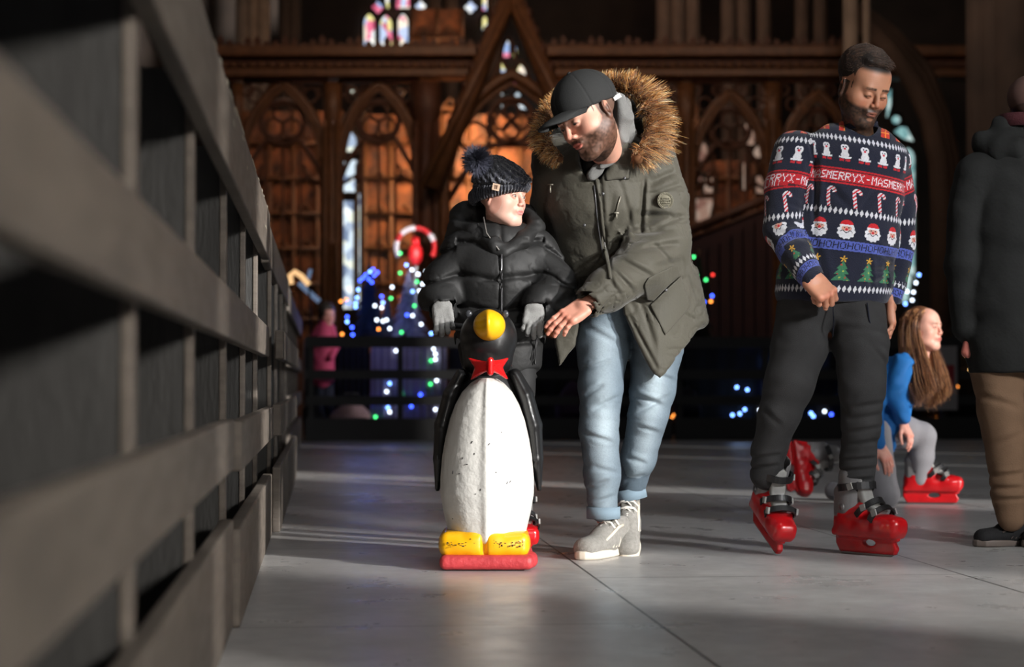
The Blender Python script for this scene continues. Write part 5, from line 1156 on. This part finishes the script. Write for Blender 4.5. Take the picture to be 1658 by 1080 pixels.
# ================================================================ crouching girl and the person seen from behind
def build_girl():
    D = 10.2; W = Ref(D); R = W.R
    t = Thing('person', 'long-haired girl in blue top and grey leggings down on one knee in red skates', 'person', (W(1450, 800)[0], D, 0))
    Rh = rotm(-4, 4, 52); ch = W(1495, 535, 0); (hv, hq), hc, (ev, ef), ec = head((Rh, ch), .93, (226, 168, 148), (190, 96, 90), (110, 76, 56), h=.0032, mouth=.0018, age=.95, slit=.0035)
    P_ = [(hv, hq)]; C_ = [hc]; sk = (222, 160, 142)
    Rf = frame((.35, -.35, -.85), (.75, -.5, .45)); (v, q), vl = hand((Rf, W(1463, 686, -.12)), .9, -1, spread=6, per=[(15, 20, 10), (20, 22, 10), (22, 25, 12), (25, 25, 15)], h=.003); P_.append((v, q)); C_.append(hand_cols(vl, sk))
    Rf = frame((.42, -.3, -.85), (.5, -.8, .3)); (v, q), vl = hand((Rf, W(1424, 722, -.22)), .95, -1, spread=2, per=[(15, 15, 10)]*4, h=.003); P_.append((v, q)); C_.append(hand_cols(vl, sk))
    bv, bq = body_mesh([[(W(1487, 560), .035), (W(1465, 590), .04), (W(1440, 670), .05)], [(W(1462, 590, -.1), .02), (W(1448, 640, -.17), .022), (W(1462, 682, -.13), .018)], [(W(1440, 592, -.02), .02), (W(1415, 660, -.2), .022), (W(1423, 718, -.23), .018)],
        [(W(1430, 695), .06), (W(1490, 704), .05), (W(1485, 770), .035)], [(W(1410, 700, -.1), .06), (W(1432, 805, -.15), .045), (W(1350, 800, .1), .035)]])
    P_.append((bv, bq)); C_.append(np.tile(lin(np.array(sk)/255.), (len(bv), 1)))
    t.add('body', merge(P_), skin_m, cols=np.concatenate(C_)); t.add('eyes', (ev, ef), eye_m, cols=ec)
    B = Solid(); B.chain([(W(1470, 578, .02), R(17)), (W(1455, 610, .02), R(33)), (W(1440, 655, .0), R(36)), (W(1432, 690, .0), R(34)), (W(1425, 712, -.04), R(28))], .03)
    B.chain([(W(1462, 588, -.1), R(17)), (W(1448, 640, -.17), R(16)), (W(1462, 678, -.14), R(12))], .012); B.chain([(W(1440, 592, -.02), R(16)), (W(1415, 660, -.2), R(16)), (W(1422, 716, -.23), R(12))], .012)
    t.add('blue_top', B.mesh(.006, lambda x, y, z: .008*np.sin(vn(x, y, z, 9)*6+z*30)*.6+.003*vn(x, y, z, 25)), mat('blue_jersey', rgb(22, 106, 178), .75, bump=.15, bscale=60))
    L = Solid(); L.chain([(W(1425, 700, .0), R(31)), (W(1465, 700, -.02), R(27)), (W(1493, 706, -.02), R(22)), (W(1492, 740, -.01), R(20)), (W(1488, 775, .0), R(16))], .015)
    L.chain([(W(1412, 705, -.12), R(31)), (W(1422, 760, -.17), R(26)), (W(1434, 800, -.19), R(22)), (W(1400, 808, -.10), R(18)), (W(1350, 795, .05), R(15))], .015)
    t.add('leggings', L.mesh(.006, lambda x, y, z: .002*vn(x, y, z, 20)), mat('grey_leggings', rgb(128, 126, 130), .85, bump=.2, bscale=200))
    skate(t, (rotm(0, 0, -8), np.array([W(1497, 0)[0], D-.0, .0])), .98)
    skate(t, (rotm(0, 0, 8)@rotm(0, 90, 0)@rotm(0, 0, -25), np.array([W(1272, 0)[0], D+.2, .20])), .98)
    # long hair
    N = 6500; s = .93; th = npr.rand(N)*2*math.pi; ph = np.arccos(npr.uniform(.0, 1, N)); d = np.stack([np.sin(ph)*np.cos(th), np.sin(ph)*np.sin(th), np.cos(ph)], 1)
    d = d[~((d[:, 1] < -.40) & (d[:, 2] < .48))]; N = len(d); root = np.array([0, .018, .045])+d*np.array([.078, .097, .088])
    sd = np.where(d[:, 0] > 0, 1., -1.); r1 = npr.rand(N); r2 = npr.rand(N)
    k1 = np.stack([sd*(.070+.022*r1), .005+.10*r2-.02*r1, .03+.03*r1], 1); k2 = np.stack([sd*(.062+.034*r1), -.015+.11*r2, -.07-.02*r1], 1); k3 = k2+np.stack([sd*.02*r1, -.03+.02*r2, -.14-.03*r1], 1); k4 = k3+np.stack([-sd*.012, -.03*r1, -.08-.08*r2], 1)
    K4 = np.stack([root, k1*.5+root*.5+d*.018, k1, k2, k3, k4], 1); u_ = np.linspace(0, 5, 16); fl = np.minimum(u_.astype(int), 4); fr_ = (u_-fl); pl = K4[:, fl]*(1-fr_)[None, :, None]+K4[:, fl+1]*fr_[None, :, None]
    for _ in range(3): pl[:, 1:-1] = (pl[:, :-2]+2*pl[:, 1:-1]+pl[:, 2:])/4
    pl = pl*s; low = np.clip(-pl[:, :, 2:3]-.05, 0, 1); pl = pl@Rh.T+ch; pl = pl+np.array([.10, -.02, 0])*low+npr.normal(size=(N, 1, 3))*.012*np.linspace(0, 1, 16)[None, :, None]+.008*np.sin(low*22+6*r1[:, None, None])*np.minimum(low*6, 1)
    V, Q = fibres(pl, .0019); pal = lin(np.array([(98, 58, 36), (172, 116, 72), (214, 158, 108), (120, 74, 46), (74, 44, 28)])/255.); ci = npr.randint(0, 5, N)
    t.add('long_hair', (V, Q), hairm, cols=np.repeat(np.repeat(pal[ci], 16, 0), 3, 0))
    Hc = Solid(); Hc.ell((0, .026, .052), (.080, .096, .086), .02); Hc.ell((0, -.105, -.01), (.09, .07, .085), .01, op='s'); v, q = Hc.mesh(.005); t.add('hair_crown', (v@(Rh*s).T+ch, q), mat('brown_hair', rgb(104, 66, 42), .5, bump=.5, bscale=80))
build_girl()
def build_back():
    D = 7.55; W = Ref(D); R = W.R; U = (1, 0, 0)
    t = Thing('person', 'person seen from behind in dark hooded coat and khaki trousers', 'person', (W(1640, 800)[0], D, 0))
    Rh = rotm(6, 4, 150); ch = W(1672, 185, 0); (hv, hq), hc, (ev, ef), ec = head((Rh, ch), 1.0, (120, 84, 70), hairc=(60, 40, 34), h=.003)
    P_ = [(hv, hq)]; C_ = [hc]; sk = (190, 110, 96); Rf = frame((-.55, -.2, .75), (-.3, -.9, .2))
    (v, q), vl = hand((frame((.25, .1, .9), (-.2, -.95, .1)), W(1572, 552, -.02)), .95, 1, per=[(20, 25, 15)]*4, h=.0026); P_.append((v, q)); C_.append(hand_cols(vl, sk))
    bv, bq = body_mesh([[(W(1660, 235), .05), (W(1655, 300), .09), (W(1650, 500), .1)], [(W(1580, 290), .04), (W(1562, 420), .035), (W(1572, 545), .025)], [(W(1735, 290), .04), (W(1755, 420), .035), (W(1745, 540), .025)], [(W(1615, 560), .07), (W(1625, 700), .045), (W(1630, 840), .035)], [(W(1700, 560), .07), (W(1705, 700), .045), (W(1708, 840), .035)]])
    P_.append((bv, bq)); C_.append(np.tile(lin(np.array(sk)/255.), (len(bv), 1))); t.add('body', merge(P_), skin_m, cols=np.concatenate(C_)); t.add('eyes', (ev, ef), eye_m, cols=ec)
    K = Solid(); K.chain([(W(1655, 275), R(58)), (W(1655, 360), R(66)), (W(1652, 480), R(68)), (W(1652, 560), R(68)), (W(1652, 600), R(66))], .04, 1.25, U)
    K.cap(W(1585, 285), W(1728, 285), R(38), R(38), .05); K.chain([(W(1580, 290), R(36)), (W(1567, 350), R(33)), (W(1562, 430), R(31)), (W(1566, 530), R(25))], .02); K.chain([(W(1735, 290), R(36)), (W(1755, 430), R(31)), (W(1745, 540), R(25))], .02)
    K.box(W(1652, 650), (.5, .5, R(45)), .004, .008, op='s')
    dm = mat('dark_green_coat', rgb(24, 25, 23), .85, bump=.2, bscale=60, var=.2, vscale=8); ko = t.add('hooded_coat', K.mesh(.006, lambda x, y, z: .006*vn(x, y, z*1.5, 8)+.003*vn(x, y, z, 20)), dm)
    H = Solid(); H.ell(W(1640, 245, -.02), (R(48), .12, R(34)), .03); H.cap(W(1590, 235, -.0), W(1700, 238, -.0), R(20), R(22), .03); H.cap(W(1625, 205, .0), W(1690, 205, .0), R(18), R(18), .03); t.add('hood', H.mesh(.006, lambda x, y, z: .008*np.sin(vn(x, y, z, 10)*6)), dm, ko)
    m = MB(); v, f = band(W(1652, 196, .0), (1, 0, 0), (0, 1, 0), R(30), R(32), .05, .006); t.add('maroon_collar', (v, f), mat('maroon_knit', rgb(70, 24, 30), .9, bump=.5, bscale=200), ko)
    hc_ = Solid(); hc_.ell((0, .02, .06), (.085, .10, .085), .01); hc_.box((0, 0, -.05), (.2, .2, .06), .002, .004, op='s'); v, q = hc_.mesh(.005); t.add('cap', (v@Rh.T+ch, q), mat('dusty_cap', rgb(92, 66, 58), .9))
    L = Solid(); L.chain([(W(1614, 585), R(46)), (W(1622, 660), R(40)), (W(1630, 740), R(33)), (W(1634, 800), R(28)), (W(1637, 838), R(22))], .02); L.chain([(W(1700, 585), R(46)), (W(1705, 700), R(38)), (W(1706, 838), R(22))], .02); L.cap(W(1625, 560), W(1690, 560), R(52), R(52), .03)
    cj = creases(D, [(1600, 770, 1650, 765, 4, .008), (1602, 790, 1655, 788, 4, .010), (1606, 808, 1658, 806, 4, .009), (1580, 640, 1640, 660, 5, .006), (1600, 720, 1650, 700, 5, .005)])
    t.add('trousers', L.mesh(.006, lambda x, y, z: cj(x, y, z)+.005*vn(x, y, z, 9)+.003*vn(x, y, z, 24)), mat('khaki_cotton', rgb(126, 98, 74), .9, bump=.2, bscale=200, var=.15, vscale=10))
    kb = mat('black_canvas_shoe', rgb(22, 21, 22), .8, bump=.3, bscale=300); kw = mat('off_white_rubber', rgb(108, 96, 88), .6)
    for x, yw in ((1650, 196), (1722, 206)): o = W(x, 700); sneaker(t, (rotm(0, 0, yw), np.array([o[0], D+.05, 0])), .98, kb, (kw, kb, kb))
build_back()
# ================================================================ Christmas display behind the rear fence
DY = 23.4
def T3(px, py, dy=0): return P(px, py, DY+dy)
cloth_dk = mat('dark_display_cloth', rgb(24, 22, 26), .9, var=.4, vscale=6)
cloth_lt = mat('pale_display_cloth', rgb(150, 140, 158), .8, var=.3, vscale=5)
def table(x0, x1, label, m_, y=549, dy=0):
    a, b = T3(x0, y, dy), T3(x1, y, dy); t = Thing('display_table', label, 'table', ((a[0]+b[0])/2, DY+dy, 0), 'cloth-covered tables behind the rear fence')
    t.add('table_top', MB().box(((a[0]+b[0])/2, DY+dy, a[2]-.02), ((b[0]-a[0])/2, .35, .02)).get(), m_, smooth=False)
    V = []; n = 60; F = []                                  # cloth hanging in folds round the front
    for i in range(n+1):
        x = a[0]+(b[0]-a[0])*i/n; yy = DY+dy-.36+.025*math.sin(i*1.1)
        V += [(x, DY+dy-.355, a[2]), (x, yy, .02)]
    F = [(2*i, 2*i+1, 2*i+3, 2*i+2) for i in range(n)]; t.add('cloth_skirt', (np.array(V), F), m_)
    for sx in (0, 1):
        for sy in (-.3, .3): t.add('leg', MB().box((a[0]+.05 if sx == 0 else b[0]-.05, DY+dy+sy, a[2]/2-.02), (.02, .02, a[2]/2-.02)).get(), cloth_dk, smooth=False)
    return t
table(497, 600, 'dark cloth table at the rink corner behind the rear fence', cloth_dk)
table(604, 724, 'pale cloth table under the silver fairy-lit tree, seen through the fence', cloth_lt)
table(728, 1100, 'long dark cloth table hidden behind the boy and the parka man', cloth_dk)
table(1104, 1420, 'dark cloth table with strings of cool bulbs behind the jumper man', cloth_dk, 556)
table(1424, 1640, 'dark cloth table behind the crouching girl', cloth_dk, 556)
# Christmas trees: tiers of needles on a stem
def tree(px, ybase, ytop, hw, label, cols, group='display trees behind the rear fence', dy=0):
    b = T3(px, ybase-1.5, dy); H = T3(px, ytop, dy)[2]-b[2]; r = hw/FPX*(DY+dy); t = Thing('christmas_tree', label, 'christmas tree', b, group)
    t.add('trunk', MB().lathe([(.10, 0), (.10, .02), (.03, .04), (.015, H*.95)], b, 8).get(), oak)
    N = 1500; f = npr.rand(N)**.7; a = npr.rand(N)*6.283; z = H*(.08+.9*(1-f)); tier = (1-((1-f)*7 % 1))*.35+.65; R_ = r*f*tier
    base = b+np.stack([0*z, 0*z, z], 1); out = np.stack([np.cos(a), np.sin(a), -.35+0*a], 1); tt = np.linspace(.1, 1, 4)[None, :, None]
    pl = base[:, None, :]+out[:, None, :]*R_[:, None, None]*tt+np.array([0, 0, -.04])*tt**2
    pal = lin(np.array(cols)/255.); ci = npr.randint(0, len(cols), N); V, Q = fibres(pl, .009, 4)
    t.add('foliage', (V, Q), hairm, cols=np.repeat(np.repeat(pal[ci], 4, 0), 4, 0)); return t
tree(598, 547, 412, 34, 'dark tree wound with blue bulbs on the corner table', [(30, 40, 60), (44, 56, 84), (20, 30, 40)])
tree(662, 547, 425, 40, 'silver-white tree with mixed bulbs left of the boy', [(150, 150, 180), (90, 90, 130), (190, 190, 210)])
tree(627, 547, 470, 20, 'small grey tree between the blue tree and the silver tree', [(80, 84, 104), (60, 64, 80)])
tree(1132, 556, 395, 30, 'dim green tree with coloured bulbs beside the olive parka', [(20, 34, 24), (30, 44, 30), (44, 20, 16)])
tree(1296, 556, 500, 24, 'small dark tree glimpsed between the jumper man\'s sleeve and the stair', [(18, 26, 20), (26, 34, 26)])
tree(1478, 556, 440, 30, 'dark tree with cool white bulbs above the crouching girl', [(24, 30, 28), (60, 64, 66)])
tree(1560, 556, 410, 30, 'dim tree with silvery leaves beside the hooded person', [(50, 46, 40), (90, 84, 70), (30, 30, 26)])
# strings of bulbs, every bulb its own part
BC = {'b': ((.04, .09, 1), 9), 'w': ((.75, .85, 1), 6), 'g': ((.06, .8, .2), 5), 'o': ((1, .30, .05), 5), 'c': ((.16, .34, 1), 9), 'r': ((1, .05, .04), 3), 'y': ((1, .55, .2), 5)}
bulb_proto = {}
def string(label, pts, dy=0, r=.017):
    P0 = [T3(x, y, dy+d) for x, y, c, d in [(p+(0,))[:4] if len(p) == 3 else p for p in pts]]; A = np.array(P0)
    t = Thing('string_lights', label, 'string lights', (A[:, 0].mean(), A[:, 1].mean(), A[:, 2].min()), 'strings of fairy lights')
    t.add('wire', MB().tube(A if len(A) > 2 else np.concatenate([A, A[-1:]+.01]), .003, 4).get(), cloth_dk)
    for p, q in zip(pts, P0):
        k = p[2]; key = (k, r)
        if key not in bulb_proto: bulb_proto[key] = make_mesh('bulb', MB().ball((0, 0, 0), r, 8).get()[0], MB().ball((0, 0, 0), r, 8).get()[1], glow('bulb_glow_'+{'b': 'blue', 'w': 'white', 'g': 'green', 'o': 'orange', 'c': 'cool', 'r': 'red', 'y': 'warm'}[k], *BC[k]))
        o = bpy.data.objects.new('bulb', bulb_proto[key]); SC.collection.objects.link(o); o.parent = t.o; o.location = q-t.loc
    return t
string('string of blue bulbs wound round the dark corner tree', [(599, 440, 'c'), (592, 445, 'b'), (606, 446, 'b'), (597, 452, 'b'), (588, 450, 'b'), (604, 436, 'b'), (611, 441, 'b'), (602, 457, 'b'), (583, 454, 'b'), (580, 469, 'c'), (578, 482, 'c'), (576, 491, 'c'), (576, 497, 'c'), (564, 490, 'b'), (562, 513, 'b'), (562, 521, 'c'), (570, 530, 'b'), (571, 542, 'b'), (618, 480, 'b'), (620, 490, 'c')], -.2)
string('string of mixed white, blue and green bulbs on the silver tree', [(648, 410, 'g'), (658, 429, 'c'), (667, 437, 'w'), (677, 444, 'w'), (690, 440, 'w'), (675, 456, 'g'), (684, 460, 'w'), (679, 471, 'w'), (668, 472, 'c'), (648, 442, 'g'), (635, 465, 'w'), (633, 483, 'g'), (671, 495, 'g'), (659, 510, 'b'), (668, 511, 'w'), (682, 525, 'w'), (650, 538, 'g'), (698, 540, 'c')], -.3)
string('string of soft white bulbs low between the blue tree and the silver tree', [(607, 495, 'w'), (618, 498, 'w'), (610, 518, 'w'), (620, 520, 'w'), (626, 518, 'w'), (631, 532, 'w'), (613, 533, 'o'), (554, 541, 'o'), (552, 488, 'o'), (561, 485, 'o')], -.25)
string('white and coloured bulbs hanging behind the rear fence rails beside the penguin', [(641, 568, 'w'), (702, 565, 'w'), (705, 573, 'w'), (705, 582, 'w'), (698, 584, 'g'), (697, 622, 'g'), (707, 616, 'w'), (681, 639, 'b'), (650, 639, 'g'), (626, 634, 'w'), (631, 621, 'c'), (628, 660, 'c'), (631, 667, 'w'), (666, 658, 'b'), (705, 663, 'w')], -.385)
string('pair of white and green bulbs near the floor at the rink corner', [(588, 678, 'w'), (608, 675, 'g'), (608, 652, 'b')], -.385)
string('green, blue and orange bulbs beside the parka sleeve', [(1123, 416, 'g'), (1154, 445, 'r'), (1128, 446, 'g'), (1143, 453, 'g'), (1153, 479, 'b'), (1151, 488, 'o'), (1140, 489, 'b')], -.2)
string('cool white bulbs strung low left of the jumper man\'s leg', [(1210, 552, 'b'), (1239, 585, 'c'), (1252, 584, 'c'), (1247, 620, 'b'), (1243, 630, 'b'), (1210, 631, 'c'), (1193, 627, 'c'), (1206, 663, 'c'), (1198, 670, 'c'), (1186, 672, 'c'), (1230, 664, 'w')], -.385)
string('cool white bulbs between the jumper man\'s legs', [(1327, 583, 'c'), (1335, 666, 'w'), (1346, 671, 'b'), (1313, 669, 'c'), (1317, 674, 'c'), (1324, 681, 'b'), (1370, 640, 'c')], -.385)
string('single orange bulb near the jeans knee of the parka man', [(1091, 672, 'o'), (1088, 676, 'o'), (1095, 674, 'o')], -.385, .013)
string('cool white bulbs above the crouching girl\'s head', [(1488, 445, 'c'), (1483, 458, 'w'), (1469, 472, 'w'), (1479, 473, 'w'), (1477, 486, 'w'), (1466, 492, 'c')], -.2)
string('warm bulbs between the girl and the hooded person', [(1572, 536, 'y'), (1565, 576, 'y'), (1570, 599, 'y'), (1563, 605, 'y'), (1550, 626, 'o')], -.385, .012)
string('orange bulb glowing low beside the notice board', [(1513, 682, 'o'), (1516, 678, 'o'), (1511, 679, 'o')], -.385, .018)
# striped arch, glowing hook and blue bar
c = T3(673, 400, -.1); t = Thing('candy_striped_arch', 'red and white candy-striped ring standing above the silver tree', 'decoration', (c[0], c[1], T3(673, 547)[2]))
mw = mat('candy_white', rgb(220, 214, 214), .5); mr = mat('candy_red', rgb(196, 26, 30), .45)
for k in range(10):
    a0, a1 = -30+24*k, -30+24*(k+1); m = MB(); m.tube([c+.225*np.array([math.cos(math.radians(a)), 0, math.sin(math.radians(a))]) for a in np.linspace(a0, a1, 5)], .032, 8, up=(0, 1, 0)); t.add('stripe', m.get(), mr if k % 3 == 1 or k in (0, 3) else mw)
m = MB(); m.tube([c+np.array([.0, .03, -.22]), T3(673, 547, -.1)], .02, 6); t.add('stand', m.get(), mw)
m = MB(); m.ball(c+np.array([0, .0, -.08]), .09, 10, sc=(1, .6, 1.5)); m.ball(c+np.array([0, .0, .07]), .055, 10); t.add('red_figure', m.get(), mr, label='plain red ornament inside the ring')
c0 = T3(470, 462); t = Thing('light_up_hook', 'warm glowing hook-shaped decoration at the corner of the rink fence', 'decoration', c0*np.array([1, 1, 0]))
m = MB(); m.tube([T3(471, 460), T3(470, 446), T3(477, 440), T3(488, 447), T3(500, 461)], .032, 8, up=(0, 1, 0)); t.add('tube_light', m.get(), glow('warm_tube', (1, .6, .28), 1.1))
m = MB(); m.tube([T3(500, 461), T3(503, 500), T3(503, 560)], .012, 6, up=(0, 1, 0)); t.add('stand', m.get(), cloth_dk)
c0 = T3(500, 470, .1); t = Thing('light_up_cross', 'pale blue crossed light bars beside the warm glowing hook', 'decoration', c0*np.array([1, 1, 0]))
m = MB(); m.tube([T3(484, 458, .1), T3(501, 474, .1), T3(517, 488, .1)], .03, 8, up=(0, 1, 0)); t.add('light_bar', m.get(), glow('pale_blue_bar', (.35, .5, .8), .35)); m = MB(); m.tube([T3(503, 436, .1), T3(500, 448, .1), T3(493, 462, .1)], .022, 8, up=(0, 1, 0)); t.add('light_bar', m.get(), MATS['pale_blue_bar'])
m = MB(); m.tube([T3(517, 488, .1), T3(517, 548, .1)], .012, 6, up=(0, 1, 0)); t.add('stand', m.get(), cloth_dk)
# child in pink behind the corner of the fence
D = 22.5; Wc = Ref(D); t = Thing('person', 'child in pink coat with dark hair behind the rear fence at the corner', 'person', Wc(522, 700)*np.array([1, 1, 0]))
(hv, hq), hc, (ev, ef), ec = head((rotm(5, 0, 20), Wc(531, 512)), .9, (200, 140, 130), h=.006, hairc=(40, 26, 24)); bv, bq = body_mesh([[(Wc(529, 525), .04), (Wc(524, 560), .07), (Wc(524, 600), .08)], [(Wc(518, 600), .05), (Wc(518, 700), .03)], [(Wc(532, 600), .05), (Wc(532, 700), .03)]])
t.add('body', merge([(hv, hq), (bv, bq)]), skin_m, cols=np.concatenate([hc, np.tile(rgb(200, 140, 130), (len(bv), 1))]))
K = Solid(); K.chain([(Wc(527, 528), .08), (Wc(522, 560), .13), (Wc(522, 610), .14)], .04); K.chain([(Wc(517, 532), .05), (Wc(504, 555), .045), (Wc(510, 580, -.15), .035)], .02); K.chain([(Wc(536, 532), .05), (Wc(544, 560), .045), (Wc(536, 580, -.15), .035)], .02); t.add('coat', K.mesh(.012), mat('pink_coat', rgb(176, 60, 96), .8))
K = Solid(); K.ell(Wc(528, 503, .03), (.10, .11, .11), .02); t.add('hair', K.mesh(.01), MATS['dark_hair'])
L = Solid(); L.chain([(Wc(517, 610), .07), (Wc(517, 695), .05)], .02); L.chain([(Wc(531, 610), .07), (Wc(531, 695), .05)], .02); t.add('trousers', L.mesh(.012), MATS['navy_rib'])
# things stacked on the floor behind the fence
def bag(px, py, w_, h_, label, col, group='bags behind the rear fence'):
    D = 22.2; b = P(px, 706, D); b[2] = 0; t = Thing('bag', label, 'bag', b, group); S_ = Solid(); S_.ell((b[0], D, h_*.45), (w_, .14, h_*.5), .05); S_.box((b[0], D, h_*.35), (w_*.9, .11, h_*.35), .05, .05)
    t.add('bag_body', S_.mesh(.014, lambda x, y, z: .02*vn(x, y, z, 9)), mat('bag_cloth_'+col[0], rgb(*col[1]), .85)); m = MB(); m.tube([(b[0]-w_*.5, D, h_*.85), (b[0]-w_*.3, D, h_*1.2), (b[0]+w_*.3, D, h_*1.2), (b[0]+w_*.5, D, h_*.85)], .012, 6); t.add('handle', m.get(), cloth_dk)
bag(568, 650, .24, .42, 'pinkish-grey bag lying behind the fence at the corner', ('rose', (120, 96, 100))); bag(508, 650, .12, .5, 'black bag right at the rink corner', ('black', (20, 20, 22)))
bag(930, 620, .2, .66, 'dark purple bag visible beside the parka man\'s leg', ('violet', (52, 34, 58))); bag(1112, 640, .14, .6, 'dark blue bag right of the pale jeans', ('blue', (26, 26, 44)))
# notice board hung on the rear fence
a, b = P(1481, 560, 21.86), P(1551, 664, 21.86); t = Thing('notice_board', 'white notice with a red panel on the rear fence behind the crouching girl', 'sign', ((a[0]+b[0])/2, 21.90, b[2]))
t.add('board', MB().box(((a[0]+b[0])/2, 21.90, (a[2]+b[2])/2), ((b[0]-a[0])/2, .012, (a[2]-b[2])/2)).get(), mat('white_notice', rgb(150, 146, 146), .6), smooth=False)
a, b = P(1526, 591, 21.86), P(1546, 628, 21.86); t.add('red_panel', MB().box(((a[0]+b[0])/2, 21.884, (a[2]+b[2])/2), ((b[0]-a[0])/2, .004, (a[2]-b[2])/2)).get(), mat('notice_red', rgb(150, 30, 40), .6), smooth=False)
m = MB()
for k in range(5): q = P(1500, 575+16*k, 21.86); m.box((q[0], 21.885, q[2]), (.10, .002, .012))
t.add('text_lines', m.get(), mat('notice_grey', rgb(120, 118, 118), .6), smooth=False)
for nm, q, e, c_ in (('blue_fairy_glow', T3(590, 500, -.6), 3, (.15, .25, 1)), ('violet_fairy_glow', T3(660, 500, -.7), 2.5, (.5, .45, 1)), ('blue_fairy_glow', T3(640, 640, -.75), .6, (.15, .2, 1)), ('cool_fairy_glow', T3(1200, 640, -.7), 1, (.4, .6, 1))): lamp(nm, 'POINT', q, e, c_, .12)
lamp('arch_fill', 'AREA', T3(690, 380, -1.6), 2.5, (1, .95, .95), .2, tuple(T3(673, 400, -.1)), spread=math.radians(40))  # extra light added to lift the candy ring, no lamp hangs there
